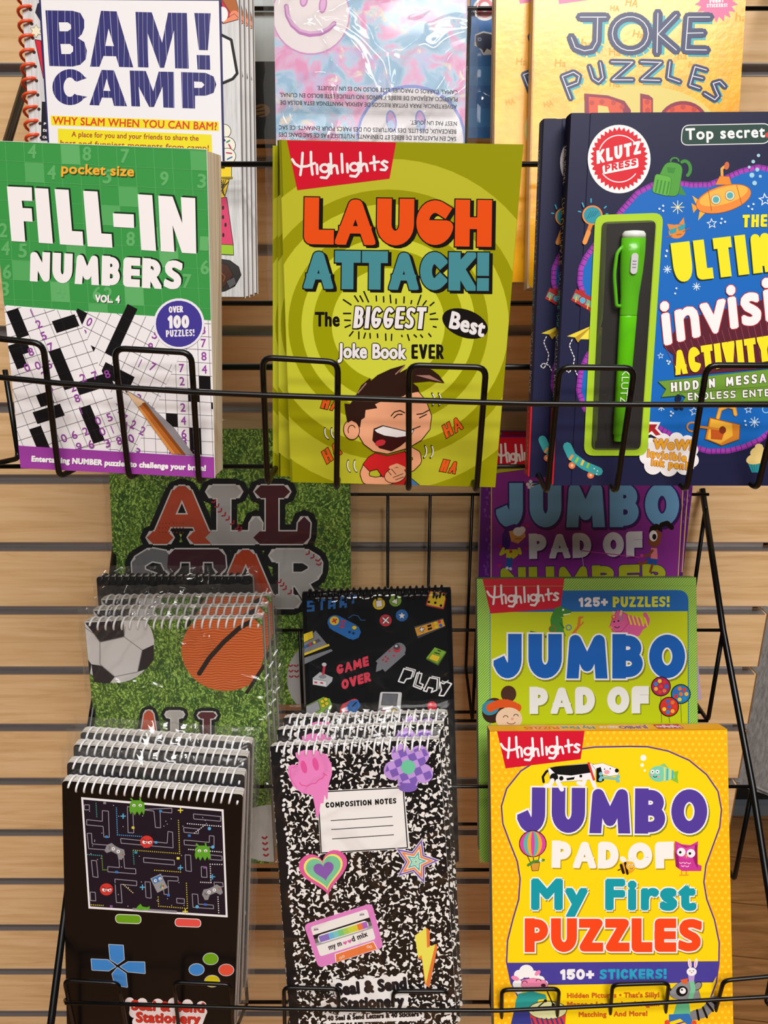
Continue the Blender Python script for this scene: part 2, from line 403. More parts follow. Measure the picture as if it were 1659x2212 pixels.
def bag(bk, T, mx=.006, top=.010, bot=.004, front=.003, seed=1, mat=None, name='plastic_bag', amp=.0016, depth=.003):
    rnd = random.Random(seed); nx, nz = 22, 34; W2 = bk.W/2+mx; z0, z1 = -bot, bk.H+top; ph = [rnd.uniform(0, 6.28) for _ in range(12)]
    def nz_(x, z, k): return (math.sin(x*190+ph[k]+2.3*math.sin(z*70+ph[k+1]))*.5+math.sin(z*230+ph[k+2]+2*math.sin(x*120+ph[k+3]))*.35+math.sin((x+z)*420+ph[k+4])*.25)
    V = []; F = []
    for side in (0, 1):
        for j in range(nz+1):
            for i in range(nx+1):
                sx, sz = i/nx, j/nz; x = -W2+2*W2*sx; z = z0+(z1-z0)*sz
                e = min(sx, 1-sx)*2*W2; ez = min(sz, 1-sz)*(z1-z0); tp = min(1, e/.007)*min(1, ez/.008); kk = .12+1.3*math.exp(-min(e, (1-sz)*(z1-z0)*.45)/.006)
                yb = T/2; y = (-front-abs(nz_(x, z, 0))*amp*kk) if side == 0 else T+.0008+abs(nz_(x, z, 5))*amp*.6
                edge = 0 < i < nx
                x += nz_(z, x, 3)*.0012*(1 if not edge else 0); z += (nz_(x*2.2, z, 6)*.0016 if sz == 1 else 0)
                V.append((x, yb+(y-yb)*tp, z))
    n1 = (nx+1)*(nz+1)
    for side in (0, 1):
        for j in range(nz):
            for i in range(nx):
                a = side*n1+j*(nx+1)+i; q = (a, a+1, a+nx+2, a+nx+1); F.append(q if side == 0 else q[::-1])
    m = MB(); m.add(V, F, mat or CLEAR2, True); return bk.part(name, m)
# ---------------------------------------------------------------- helpers: plump capitals drawn from strokes
def _a(cx, cy, rx, ry, a0, a1, n=9): return [(cx+rx*math.cos(math.radians(a0+(a1-a0)*i/n)), cy+ry*math.sin(math.radians(a0+(a1-a0)*i/n))) for i in range(n+1)]
FAT = {'J': (.78, [[(.86, 0), (.86, .55)]+_a(.43, .62, .43, .38, 0, 150, 10)]), 'U': (.92, [[(0, 0), (0, .58)]+_a(.5, .58, .5, .42, 180, 0, 12)+[(1, 0)]]),
 'M': (1.3, [[(0, 1), (.08, 0), (.5, .8), (.92, 0), (1, 1)]]), 'B': (.85, [[(0, 0), (0, 1)], [(0, 0), (.5, 0)]+_a(.5, .235, .42, .235, -90, 90, 8)+[(0, .47)], [(0, .47), (.52, .47)]+_a(.52, .735, .48, .265, -90, 90, 8)+[(0, 1)]]),
 'O': (1.08, [_a(.5, .5, .5, .5, 0, 360, 28)]), 'P': (.82, [[(0, 0), (0, 1)], [(0, 0), (.5, 0)]+_a(.5, .29, .5, .29, -90, 90, 8)+[(0, .58)]]),
 'A': (1.05, [[(0, 1), (.45, 0), (.55, 0), (1, 1)], [(.2, .76), (.8, .76)]]), 'D': (.92, [[(0, 1), (0, 0), (.4, 0)]+_a(.4, .5, .6, .5, -90, 90, 12)+[(0, 1), (0, .9)]]),
 'F': (.68, [[(1, 0), (0, 0), (0, 1)], [(0, .48), (.9, .48)]]), 'L': (.62, [[(0, 0), (0, 1), (1, 1)]]), 'G': (.98, [_a(.52, .5, .52, .5, -58, -345, 22)+[(1, .62), (.62, .62)]]),
 'H': (.9, [[(0, 0), (0, 1)], [(1, 0), (1, 1)], [(0, .5), (1, .5)]]), 'T': (.82, [[(0, 0), (1, 0)], [(.5, 0), (.5, 1)]]), 'C': (.9, [_a(.54, .5, .54, .5, -50, -310, 20)]),
 'K': (.9, [[(0, 0), (0, 1)], [(.98, -.05), (.05, .58)], [(.3, .38), (1, 1.05)]]), 'Z': (.82, [[(0, 0), (1, 0), (0, 1), (1, 1)]]), 'E': (.68, [[(1, 0), (0, 0), (0, 1), (1, 1)], [(0, .5), (.9, .5)]]),
 'S': (.78, [[(1, .05), (.75, .0), (.45, 0), (.18, .04), (.03, .16), (.05, .32), (.22, .42), (.5, .5), (.8, .58), (.97, .7), (.96, .86), (.78, .97), (.5, 1), (.25, 1), (0, .95)]]),
 'R': (.88, [[(0, 0), (0, 1)], [(0, 0), (.5, 0)]+_a(.5, .28, .46, .28, -90, 90, 8)+[(0, .56)], [(.42, .56), (1, 1.05)]]), 'N': (.95, [[(0, 1), (0, 0), (1, 1), (1, 0)]]), 'I': (0, [[(0, 0), (0, 1)]]),
 'V': (1, [[(0, 0), (.48, 1), (.52, 1), (1, 0)]]), 'Y': (.92, [[(0, 0), (.5, .52), (1, 0)], [(.5, .5), (.5, 1)]]), '!': (.02, [[(0, 0), (.0, .40)], [(0, .999), (0, 1)]]),
 '1': (.3, [[(0, .18), (.9, 0), (.9, 1)]]), '0': (.75, [_a(.5, .5, .5, .5, 0, 360, 24)]), '5': (.7, [[(.95, 0), (.08, 0), (.02, .45), (.5, .4)]+_a(.5, .7, .5, .3, -90, 140, 10)]), '2': (.72, [_a(.5, .28, .48, .28, 200, 370, 8)+[(.85, .5), (0, 1), (1, 1)]]), '+': (.65, [[(0, .55), (1, .55)], [(.5, .25), (.5, .85)]])}
WF = {'A': (.8, .5), 'H': (1, 1, .8), 'R': (1, .82, .9), 'B': (1, .8, .8), 'E': (.95, .8), 'P': (1, .85), 'G': (.86,), 'S': (.86,), 'K': (1, .85, .85), 'M': (.88,), 'N': (.92,), 'Z': (.9,), 'D': (.92,), 'O': (.94,)}
def fat(s, t, p0, p1, h, w, col, out=None, sh=None, gap=None, up=None, space=.36, dy=None):
    """plump capitals filling the box of height h between p0 and p1; w is the stroke width, all in close-up pixels"""
    p0 = np.array(p0, float); p1 = np.array(p1, float); d = p1-p0; L = np.hypot(*d); e = d/L
    up = np.array([e[1], -e[0]]) if up is None else np.array(up, float)/np.hypot(*up)
    gap = w*.16 if gap is None else gap; n = sum(1 for c in t if c != ' '); sw = sum(FAT[c][0] for c in t if c != ' ')
    spc = sum(1 for c in t if c == ' ')*space*h
    k = (L-n*w-gap*(n-1)-spc)/max(sw, .01); x = 0; LET = []
    for ch in t:
        if ch == ' ': x += space*h; continue
        LET.append((x, FAT[ch][0]*k+w, FAT[ch][1], WF.get(ch, ()))); x += FAT[ch][0]*k+w+gap
    def put(w2, grow, c, dx=0, dy_=0):
        polys = []
        for li, (x0, bw, P, wf) in enumerate(LET):
            for pi, pl in enumerate(P):
                w3 = w2-w+w*(wf[pi] if pi < len(wf) else 1)
                q = [np.array([x0+w/2+a*(bw-w), h-w/2-b*(h-w)]) for a, b in pl]; m = len(q); closed = np.hypot(*(q[0]-q[-1])) < 1e-6
                bx = (x0-grow, x0+bw+grow, -grow, h+grow)
                for i in range(m-1):
                    a, b = q[i], q[i+1]; dd = b-a; l = np.hypot(*dd)
                    if l < 1e-6: continue
                    u = dd/l; nn = np.array([-u[1], u[0]])*w3/2
                    if i == 0 and not closed: a = a-u*w2/2*1.15
                    if i == m-2 and not closed: b = b+u*w2/2*1.15
                    polys.append(clip([tuple(a+nn), tuple(b+nn), tuple(b-nn), tuple(a-nn)], *bx))
                    if i > 0 or closed: polys.append(clip([tuple(q[i]+np.array([math.cos(j*math.pi/6), math.sin(j*math.pi/6)])*w3/2) for j in range(12)], *bx))
        s.raw([s.L([p0+e*a+up*b+np.array([dx, dy_]) for a, b in p]) for p in polys if len(p) > 2], c)
    if sh: put(w+(2*out[1] if out else 0), out[1] if out else 0, sh[0], sh[1], sh[2])
    if out: put(w+2*out[1], out[1], out[0])
    put(w, 0, col)
# ---------------------------------------------------------------- the room
WY, PITCHZ, K0 = .778, .0762, CAMZ+.15978
XE = .428
m = MB()
for k in range(-12, 19):
    zt = K0-PITCHZ*k-.0095; zb = K0-PITCHZ*(k+1)
    if zb < .05: break
    m.box(-1.3, XE, WY, WY+.019, zb, zt, MAPLE)
    for za, zc in ((zt-.0006, zt+.0004), (zb-.0004, zb+.0006)): m.box(-1.3, XE-.002, WY-.0005, WY+.0105, za, zc, ALU)
    m.box(-1.3, XE-.012, WY+.0095, WY+.0115, zt-.009, zt+.0185, ALU)
    m.box(XE, XE+.0015, WY, WY+.019, zb, zt, pm('#7a5630', .7))
m.box(-1.3, XE, WY+.019, WY+.022, 0, 2.4, pm('#5d4024', .7))
m.box(-1.3, XE, WY, WY+.019, .0, K0-PITCHZ*18-.012, pm('#8d8175', .6))
tag(m.build('wall_back'), kind='structure')
m = MB(); m.box(-3, 3, -5.5, 2.6, -.02, 0, FLOOR); tag(m.build('floor'), kind='structure')
m = MB(); m.box(-3, 3, -5.5, 2.6, 3.0, 3.02, pm('#b0aca6', .9)); tag(m.build('ceiling'), kind='structure')
m = MB(); m.box(-3, 3, 1.50, 1.52, 0, 3.0, pm('#2a2928', .8)); tag(m.build('wall_aisle'), kind='structure')
m = MB(); m.box(-3, 3, 1.478, 1.50, 0, .028, pm('#8d97a0', .5)); tag(m.build('baseboard_aisle'), kind='structure')

# ---------------------------------------------------------------- wire racks
XL, XR = -.2755, .335
def wire(rk, name, pts, r=.0018, fr=0, n=8):
    m = MB(); m.tube(fillet(pts, fr) if fr else pts, r, BLACKWIRE, n); return m.build(name, rk)
def R(x, Y, z): return (x, Y, CAMZ+z)
def bar(rk, name, Y, z, r=.0017, x0=XL, x1=XR): return wire(rk, name, [R(x0, Y, z), R(x1, Y, z)], r)
def drop(rk, x, Yf, zf, zb, Yb, zbb, zbt, x2=None, r=.0016):
    """one basket wire: up the front, under the books and up the back; with x2 a double wire joined over the front"""
    a = [R(x, Yb, zbt), R(x, Yb, zbb), R(x, Yf, zb), R(x, Yf-.001, zf)]
    if x2 is not None: a = a+[R(x2, Yf-.001, zf), R(x2, Yf, zb), R(x2, Yb, zbb), R(x2, Yb, zbt)]
    return wire(rk, 'basket_wire', a, r, .006)
rackU = bpy.data.objects.new('wire_display_rack', None); COL.objects.link(rackU)
tag(rackU, 'upper black wire rack, holding the green puzzle book and lime joke books', 'rack', 'black wire racks hooked to the slat wall')
for x in (XL, XR):
    wire(rackU, 'side_rod', [R(x, .774, .236), R(x, .505, -.041), R(x, .432, -.118)], .0032)
    wire(rackU, 'side_strut', [R(x, .60, .0595), R(x, .602, -.034), R(x, .68, -.034)], .002, .006)
    wire(rackU, 'side_strut', [R(x, .73, .19), R(x, .732, .088), R(x, .774, .088)], .002, .006)
    wire(rackU, 'side_strut', [R(x, .520, -.128), R(x, .450, -.142), R(x, .432, -.118)], .0026, .006)
bar(rackU, 'back_bar', .765, .226, .002)
bar(rackU, 'pocket_bar', .727, .189); bar(rackU, 'bottom_bar', .738, .088)
bar(rackU, 'pocket_bar', .597, .0595, .0019); bar(rackU, 'bottom_bar', .603, -.0365, .0019)
bar(rackU, 'pocket_bar', .511, -.0715, .0022, -.225); bar(rackU, 'bottom_bar', .500, -.1365, .0016)
for k in (0, -1, -3, -5): drop(rackU, .0703+.0437*k, .73, .190, .086, .765, .086, .22)
for k in (-6, -4.5, -1, 0, 4): drop(rackU, .0235+.0437*k, .60, .0585, -.038, .685, -.036, -.01)
wire(rackU, 'front_bar', [at(-130, 803, .432)]+[at(a, b, .4295) for a, b in ((0, 815), (130, 828), (280, 838), (420, 847), (560, 853), (700, 858), (850, 863), (1000, 868), (1150, 872), (1400, 874), (1659, 874))]+[R(XR, .4295, -.0835)], .00165)
def floop(rk, q, Yt, Yb, xback=None, Yk=.512, zk=-.134, zt=-.0735, r=.0018, fr=.006):
    """front loop drawn through its bottom-left, top-left, top-right, bottom-right pixels"""
    p = [at(*q[0], Yb), at(*q[1], Yt), at(*q[2], Yt), at(*q[3], Yb)]; a, d = p[0], p[3]
    pts = [Vector((a.x, Yk, CAMZ+zt)), Vector((a.x, Yk, CAMZ+zk)), a, p[1], p[2], d, Vector((d.x, Yk, CAMZ+zk)), Vector((d.x, Yk, CAMZ+zt))]
    return wire(rk, 'front_loop', pts, r, fr)
for q in ([(-60, 1012), (-85, 722), (93, 742), (128, 1030)], [(279, 1034), (247, 752), (413, 762), (430, 1044)], [(578, 1046), (567, 772), (730, 782), (727, 1056)],
          [(883, 1060), (883, 789), (1050, 794), (1029, 1062)], [(1182, 1064), (1209, 793), (1371, 795), (1331, 1064)], [(1483, 1060), (1527, 789), (1700, 790), (1636, 1056)]):
    floop(rackU, q, .4345, .452)
rackL = bpy.data.objects.new('wire_display_rack', None); COL.objects.link(rackL)
tag(rackL, 'lower black wire rack, holding the maze notepads and the yellow puzzle pad', 'rack', 'black wire racks hooked to the slat wall')
for x in (XL, XR):
    wire(rackL, 'side_rod', [R(x, .774, -.236), R(x, .682, -.3535), R(x, .582, -.46), R(x, .470, -.600), R(x, .44, -.637)], .0032)
    wire(rackL, 'side_strut', [R(x, .682, -.3535), R(x, .684, -.459), R(x, .76, -.459)], .0022, .006)
    wire(rackL, 'side_strut', [R(x, .582, -.46), R(x, .584, -.569), R(x, .67, -.569)], .0022, .006)
    wire(rackL, 'side_strut', [R(x, .76, -.25), R(x, .76, -.459)], .0022)
bar(rackL, 'back_bar', .757, -.2365); bar(rackL, 'bottom_bar', .70, -.459)
bar(rackL, 'pocket_bar', .682, -.3535); bar(rackL, 'bottom_bar', .684, -.459)
bar(rackL, 'pocket_bar', .582, -.460, .0016); bar(rackL, 'bottom_bar', .600, -.572); bar(rackL, 'bottom_bar', .66, -.569)
bar(rackL, 'bottom_bar', .555, -.69)
for k in (-5, -2, 0, 1, 2, 5): drop(rackL, .004+.0437*k, .683, -.3535, -.459, .757, -.440, -.237)
for k in (-5.4, -1.4, 2.6): drop(rackL, .0437*k+.02, .583, -.460, -.571, .665, -.571, -.53)
wire(rackL, 'front_bar', [at(141, 2160, .487), at(142, 2166, .482)]+[at(a, b, .480) for a, b in ((330, 2171), (560, 2178), (830, 2182), (1085, 2183), (1320, 2172), (1500, 2162), (1659, 2153))]+[R(XR, .478, -.588)], .00165)
for q in ([(165, 2240), (139, 2117), (256, 2124), (276, 2240)], [(388, 2240), (376, 2121), (499, 2127), (503, 2240)], [(616, 2250), (613, 2133), (731, 2136), (733, 2250)],
          [(851, 2250), (849, 2141), (968, 2141), (969, 2250)], [(1083, 2250), (1084, 2138), (1208, 2136), (1199, 2250)], [(1314, 2240), (1323, 2127), (1445, 2123), (1431, 2240)], [(1530, 2240), (1563, 2118), (1720, 2104), (1740, 2240)]):
    p = floop(rackL, q, .487, .492, Yk=.555, zk=-.69, zt=-.62, r=.0017)
# ---------------------------------------------------------------- printed artwork shared by several covers
ZA = (0, 0, 2.9625); ZB = (540, 0, 2.9625); ZC = (1060, 0, 2.7696); ZD = (0, 540, 2.9625); ZE = (540, 540, 2.9625); ZF = (1100, 500, 2.9678)
ZG = (0, 1060, 2.9625); ZH = (540, 1060, 2.9625); ZI = (1000, 1060, 2.5175); ZJ = (0, 1600, 2.9625); ZK = (540, 1600, 2.9625); ZL = (1040, 1540, 2.6801)
RED = '#d2122e'; WHITE = '#f2eff0'; BLACK = '#0e0d0e'
def ring(x, y, r): return [(x+r*math.cos(i*.7), y+r*1.05*math.sin(i*.7)) for i in range(10)]
SCRIPT = [[(345, 952), (338, 1030), (325, 1112)], [(398, 948), (396, 1030), (402, 1112)], [(278, 996), (295, 1030), (325, 1052), (370, 1050), (420, 1030)], [(432, 1042), (433, 1108)], ring(480, 1070, 27), [(507, 1042), (508, 1115), (490, 1142), (455, 1136)], [(522, 966), (522, 1110)], [(522, 1075), (540, 1052), (556, 1056), (562, 1112)], [(592, 972), (592, 1106)], [(624, 1045), (625, 1106)], ring(668, 1070, 27), [(695, 1042), (695, 1115), (676, 1140), (642, 1134)], [(710, 968), (710, 1104)], [(710, 1072), (728, 1050), (744, 1054), (751, 1104)], [(795, 1000), (797, 1098)], [(770, 1048), (825, 1040)], [(878, 1046), (858, 1036), (842, 1050), (858, 1068), (875, 1084), (862, 1102), (835, 1098)]]
def flag_logo(s, q, p0, p1, h):
    """red tilted flag with a white hand-lettered word"""
    s.poly(q, RED); p0 = np.array(p0, float); p1 = np.array(p1, float); e = (p1-p0)/np.hypot(*(p1-p0)); L = np.hypot(*(p1-p0)); up = np.array([e[1], -e[0]])
    for P in SCRIPT: s.line([p0+e*((x-278)/607*L)+up*((1112-y)/165*h) for x, y in P], h*.115, WHITE)
def grid_page(s, P, o, a, b, blacks, nums, lw=2.2):
    """a sheet of number crossword: polygon P, grid origin o and cell vectors a, b"""
    s.poly(P, '#efecee'); o, a, b = np.array(o, float), np.array(a, float), np.array(b, float)
    def inside(poly, p, d):                                        # span of the line p+td inside a convex polygon
        lo, hi = -1e9, 1e9; c = np.mean(poly, 0)
        for i in range(len(poly)):
            q0, q1 = np.array(poly[i-1], float), np.array(poly[i], float); e = q1-q0; n = np.array([-e[1], e[0]])
            if n @ (c-q0) < 0: n = -n
            num, den = n @ (p-q0), n @ d
            if abs(den) < 1e-9:
                if num < 0: return None
            elif den > 0: lo = max(lo, -num/den)
            else: hi = min(hi, -num/den)
        return (p+d*lo, p+d*hi) if lo < hi else None
    for i, j, w, h in blacks:
        c = [o+a*(i+x*w)+b*(j+y*h) for x, y in ((0, 0), (1, 0), (1, 1), (0, 1))]
        s.poly(c, '#131114')
    segs = [g for k in range(-14, 26) for g in (inside(P, o+a*k, b), inside(P, o+b*k, a)) if g]
    s.lines(segs, lw, '#2b2930')
    for t, i, j in nums:
        p = o+a*(i+.28)+b*(j+.82); q = o+a*(i+(.74 if t != '1' else .36))+b*(j+(.80 if t != '1' else .815))
        s.txt(t, p, q, np.hypot(*b)*.64, '#94489f', r=1.0, up=-b)
# ================================================================ the shelf of paperbacks in front
# ---- green number puzzle book
B = Book('puzzle_book', 'thick green puzzle paperback with crossword sheets and a pencil on the cover', 'book', (-28, 303), (447, 322), .462, 1.2, -2.4, bot=(258, 1022))
m = B.paperback(.020, '#f1eeee', '#3f9a4a', pages=m_pages('#efe2ca', '#d3c19f', 500)); s = Sheet(B, m).z(*ZA)
for ch in B.root.children:                                          # thumbed pages fan out towards the top right
    if ch.name.startswith('page_block'):
        for v in ch.data.vertices:
            if v.co.x > 0: v.co.x += max(v.co.y-.0004, 0)/.02*(.0006+.0032*v.co.z/B.H)
s.poly([(-120, 880), (1360, 960), (1362, 1800), (1366, 2060), (-60, 1945)], '#3b9748')
def gc(i, j): return np.array([33+118.5*i+7.5*j, 905+5.6*i+126.5*j])
for i, j in ((3, 0), (10, 0), (1, 1), (6, 2), (5, 3), (8, 5), (3, 5), (0, 6), (11, 4), (2, 7), (6, 7), (9, 8), (4, 8), (7, 4)):
    s.poly([gc(i, j), gc(i+1, j), gc(i+1, j+1), gc(i, j+1)], '#62b06a' if (i+j) % 2 else '#56a95f')
s.lines([(gc(i, 0), gc(i, 8.9)) for i in range(-1, 12)]+[(gc(-1, j), gc(11, j)) for j in range(0, 9)], 2.4, '#63b56c')
for t, x, y in (('4', 205, 970), ('8', 555, 985), ('7', 798, 1000), ('4', 330, 1105), ('9', 1050, 1145), ('3', 1290, 1160), ('5', 685, 1130), ('8', 835, 1530), ('1', 1305, 1560), ('2', 20, 1475), ('4', 35, 1590), ('5', 145, 1605), ('6', 45, 1740), ('6', 1310, 1712), ('7', 1195, 1800), ('3', 30, 1850), ('4', 390, 1860), ('6', 620, 1880), ('2', 690, 1885)):
    s.txt(t, (x-28, y+44), (x+28, y+46), 92, '#62b06a', r=4)
s.txt('pocket size', (392, 1110), (858, 1130), 66, '#f2b036', r=2.2, sh=('#274a1f', 6, 6), off=.006)
s2 = [[(45, 1193), (205, 1200), (208, 1287), (140, 1284), (146, 1331), (204, 1334), (210, 1420), (153, 1416), (163, 1548), (75, 1543)],
      [(222, 1203), (310, 1208), (340, 1560), (250, 1554)], [(350, 1210), (440, 1215), (462, 1478), (529, 1482), (535, 1573), (385, 1564)],
      [(533, 1221), (625, 1226), (650, 1494), (715, 1498), (721, 1586), (562, 1577)], [(723, 1365), (857, 1372), (860, 1460), (728, 1452)],
      [(882, 1243), (975, 1249), (1000, 1607), (905, 1600)], [(1013, 1252), (1105, 1258), (1167, 1430), (1158, 1262), (1250, 1268), (1257, 1624), (1165, 1618), (1105, 1440), (1117, 1614), (1030, 1608)]]
for q in s2: s.poly([(x+11, y-11) for x, y in q], '#15401b')
for q in s2: s.poly([(x+7, y-6) for x, y in q], '#10240f')
for q in s2: s.poly(q, WHITE)
s.z(*ZD)
fat(s, 'NUMBERS', (190, 200), (1165, 258), 192, 54, WHITE, sh=('#10240f', 10, -8), up=(.02, -1), gap=14)
s.txt('VOL. 4', (608, 335), (768, 341), 50, WHITE, r=3, sh=('#10240f', 4, 2))
grid_page(s, [(440, 385), (1362, 452), (1392, 1326), (700, 1290)], (1115, 460), (73, 4), (3, 84), [(1, 5, 1, 1), (2, 4, 1, 1), (-1, 7, 1, 1), (3, 6, 1, .5), (1, 8, 1, 2)], [(t, 2, j) for t, j in (('3', 0), ('7', 1), ('8', 2), ('4', 3))]+[('7', 0, 3), ('2', 0, 4), ('2', 0, 6), ('1', 1, 6), ('4', 0, 7), ('5', 1, 7), ('6', 0, 8), ('9', 1, 8), ('3', 0, 8.6), ('5', 1, 9), ('9', 1, 9.8), ('4', 2.9, 9.2), ('3', 2.9, 10), ('7', -1.2, 9.3), ('0', 3.7, 9.3), ('4', 3.6, 4)])
grid_page(s, [(480, 388), (1010, 425), (1050, 560), (1150, 680), (860, 1292), (760, 1285), (560, 700)], (560, 405), (62, 32), (-36, 78), [(-1, 0, 1, 1), (3, -2, 1, 4), (1, 2, 1, 1), (3.4, 2.6, 3, 1), (3, 3.6, 1, 1), (2, 4.8, 1, 1), (5.2, 6.5, 2, 1)], [('0', 0, 0), ('2', 0, 1), ('3', 6, -2.4), ('5', 6, -1.4), ('9', 6, -.4), ('1', 6, 1), ('7', 7, .8), ('3', 7, 3.4), ('1', 8.2, 3.6), ('7', 6.6, 5.2), ('2', 7.6, 5.3), ('2', 8.6, 5.4), ('3', 9, 7), ('3', 9.2, 8)])
grid_page(s, [(22, 358), (490, 392), (835, 1200), (470, 1275), (118, 1250)], (118, 372), (73, -23), (31, 75), [(-1, 0, 1, 2.3), (2.2, 1.8, 2, 1), (-2, 2.6, 1.6, 1), (-2, 3.6, .9, 1), (1, 4, 1, 3.3), (2, 7, 3, 1), (-1.4, 7, 1.2, 1), (-2.2, 8.2, 2.4, 1), (-3, 9.4, 1, 2), (1.5, 9, 1, 3)],
          [('1', .6, .2), ('2', .6, 1.2), ('5', .6, 2.2), ('7', .8, 3.2), ('8', -.9, 3.1), ('0', -1.7, 4.2), ('0', -.8, 4.3), ('5', .1, 4.5), ('2', -.6, 5.2), ('6', -.6, 6.3), ('2', 2.3, 6.3), ('7', 3.3, 6.4), ('8', 4.3, 6.6), ('2', 1.2, 6.8), ('8', 1.2, 7.7), ('1', 1.3, 8.7), ('0', 2.1, 9.9), ('5', 3.1, 9.9), ('7', 4.1, 10), ('0', 2.1, 10.8), ('1', 3.1, 10.9), ('7', 4.1, 11), ('3', 2.1, 11.8), ('8', 3.1, 11.9), ('0', 4.1, 12), ('4', -2, 10.4), ('0', -1.1, 10.4), ('6', -.2, 10.4), ('2', .8, 10.4), ('9', -.2, 11.4), ('6', .8, 11.5)])
s.poly([(798, 888), (895, 985), (1010, 1135), (1130, 1300), (1245, 1312), (1120, 1140), (960, 990), (930, 960)], '#8f8a90')
s.poly([(800, 892), (885, 1005), (930, 973)], '#e6c39a'); s.poly([(800, 892), (812, 912), (822, 907)], '#33261c')
s.poly([(885, 1005), (905, 1000), (912, 980), (930, 973), (1192, 1309), (1100, 1301)], '#b86a2b'); s.poly([(912, 982), (930, 973), (1192, 1309), (1165, 1306)], '#8a4a1b'); s.poly([(888, 1008), (897, 1000), (1125, 1303), (1100, 1301)], '#d8924c')
s.ell((1147, 472), 163, 163, '#eceaf0'); s.ell((1147, 472), 148, 148, '#443a96')
fat(s, 'OVER', (1083, 403), (1175, 398), 42, 9, WHITE); fat(s, '100', (1076, 502), (1213, 500), 84, 21, WHITE); fat(s, 'PUZZLES!', (1065, 557), (1247, 550), 44, 9, WHITE, gap=4)
s.poly([(117, 1250), (1396, 1326), (1398, 1480), (130, 1400)], '#9a3f9f')
s.txt('Entertaining NUMBER puzzles to challenge your brain!', (205, 1352), (1320, 1413), 38, WHITE, r=2.6, off=.01, sh=('#5b1f66', 3, 3))
B.part('front_cover', m)
# ---- lime joke books
B = Book('joke_book', 'lime green joke paperback with a laughing boy on its cover, front copy of the three', 'book', (603, 302), (1131, 312), .4527, -5.2, -1.3, bot=(848, 1047), group='lime joke books')
m = B.paperback(.0085, '#979800', '#aaac1c', '#aaac1c', pages=PAGES); s = Sheet(B, m).z(*ZE)
C = (885, 478)
for r, c in ((1062, '#bcbd2c'), (865, '#989800'), (772, '#c6ca34'), (640, '#9a9c00'), (556, '#ced43a'), (482, '#9ea200'), (362, '#d3da42')): s.ell(C, r, r*1.0, c, n=64)
s.poly([(-60, -740), (90, -740), (150, 500), (275, 1530), (150, 1530)], '#b5b32a') if False else None
s.z(*ZB); flag_logo(s, [(233, 880), (938, 895), (893, 1143), (303, 1217)], (275, 1122), (888, 1096), 145)
fat(s, 'LAUGH', (345, 1562), (1545, 1580), 300, 94, '#ea5211', out=(BLACK, 7), sh=(BLACK, 18, 12), gap=8)
s.z(*ZE)
fat(s, 'ATTACK!', (342, 247), (1530, 262), 246, 76, '#45909b', out=(BLACK, 7), sh=(BLACK, 16, 12), gap=8)
s.txt('The', (415, 490), (575, 490), 95, BLACK, r=6)
fat(s, 'BIGGEST', (660, 500), (1118, 505), 140, 27, WHITE, out=(BLACK, 6), sh=(BLACK, 3, 3), up=(.1, -1), gap=9)
s.ell((1376, 470), 152, 88, BLACK, rot=20); s.txt('Best', (1270, 498), (1495, 560), 112, WHITE, r=8, up=(.2, -1))
s.txt('Joke Book', (560, 692), (1000, 700), 98, WHITE, r=7, out=(BLACK, 6)); fat(s, 'EVER', (1033, 697), (1240, 697), 94, 19, BLACK, gap=8)
s.lines([((595, 315), (650, 352)), ((668, 290), (695, 332)), ((703, 290), (725, 332)), ((728, 262), (760, 335)), ((808, 290), (810, 328)), ((855, 295), (856, 335)), ((897, 285), (902, 340)), ((935, 310), (935, 345)), ((987, 296), (985, 340)), ((1035, 320), (1030, 345)), ((1095, 286), (1072, 352)), ((1130, 322), (1105, 355)), ((1180, 332), (1150, 357)), ((596, 405), (648, 405)), ((603, 448), (645, 450)), ((606, 495), (645, 478)),
         ((1150, 412), (1190, 402)), ((1150, 442), (1205, 442)), ((1170, 488), (1195, 494)), ((635, 552), (662, 518)), ((697, 520), (697, 570)), ((740, 528), (728, 566)), ((768, 530), (770, 566)), ((815, 533), (818, 562)), ((868, 533), (870, 580)), ((907, 535), (905, 580)), ((970, 542), (975, 556)), ((1008, 538), (1020, 580)), ((1048, 540), (1068, 558)), ((1090, 540), (1106, 560)), ((1142, 532), (1160, 555))], 9, BLACK)
for p0, p1, h, up in (((440, 1010), (560, 1032), 85, (.3, -1)), ((1245, 1205), (1365, 1140), 85, (-.35, -1)), ((480, 1370), (590, 1300), 85, (-.45, -1)), ((1200, 1415), (1312, 1432), 80, (.35, -1))):
    p0, p1 = (p0[0]+12, p0[1]), p1; fat(s, 'HA', p0, p1, h, 20, '#e85f1c', out=(BLACK, 4), up=up, gap=14)
s.poly([(835, 1440), (1000, 1435), (1085, 1507), (845, 1507)], '#3f74b8', BLACK, 4); s.poly([(845, 1440), (1010, 1440), (985, 1506), (840, 1506)], '#c91c20', BLACK, 4)
s.line([(755, 1375), (732, 1430), (745, 1470), (800, 1482), (900, 1470)], 62, BLACK); s.line([(755, 1375), (732, 1430), (745, 1470), (800, 1482), (900, 1470)], 52, '#f0aa80')
s.line([(1020, 1285), (1065, 1310), (1070, 1350), (1030, 1390), (950, 1400)], 62, BLACK); s.line([(1020, 1285), (1065, 1310), (1070, 1350), (1030, 1390), (950, 1400)], 52, '#f0aa80')
s.poly([(800, 1300), (880, 1318), (990, 1290), (1015, 1340), (995, 1440), (850, 1450), (815, 1400), (765, 1412), (725, 1370), (760, 1325)], '#cf1f24', BLACK, 4)
s.ell((930, 1440), 68, 46, '#f0aa80', rot=-15, out=BLACK, ow=4)
s.lines([((880, 1410), (905, 1440)), ((905, 1400), (935, 1435)), ((930, 1470), (985, 1450)), ((915, 1455), (980, 1430))], 4, BLACK); s.line([(900, 1390), (940, 1375), (985, 1395)], 22, '#f0aa80')
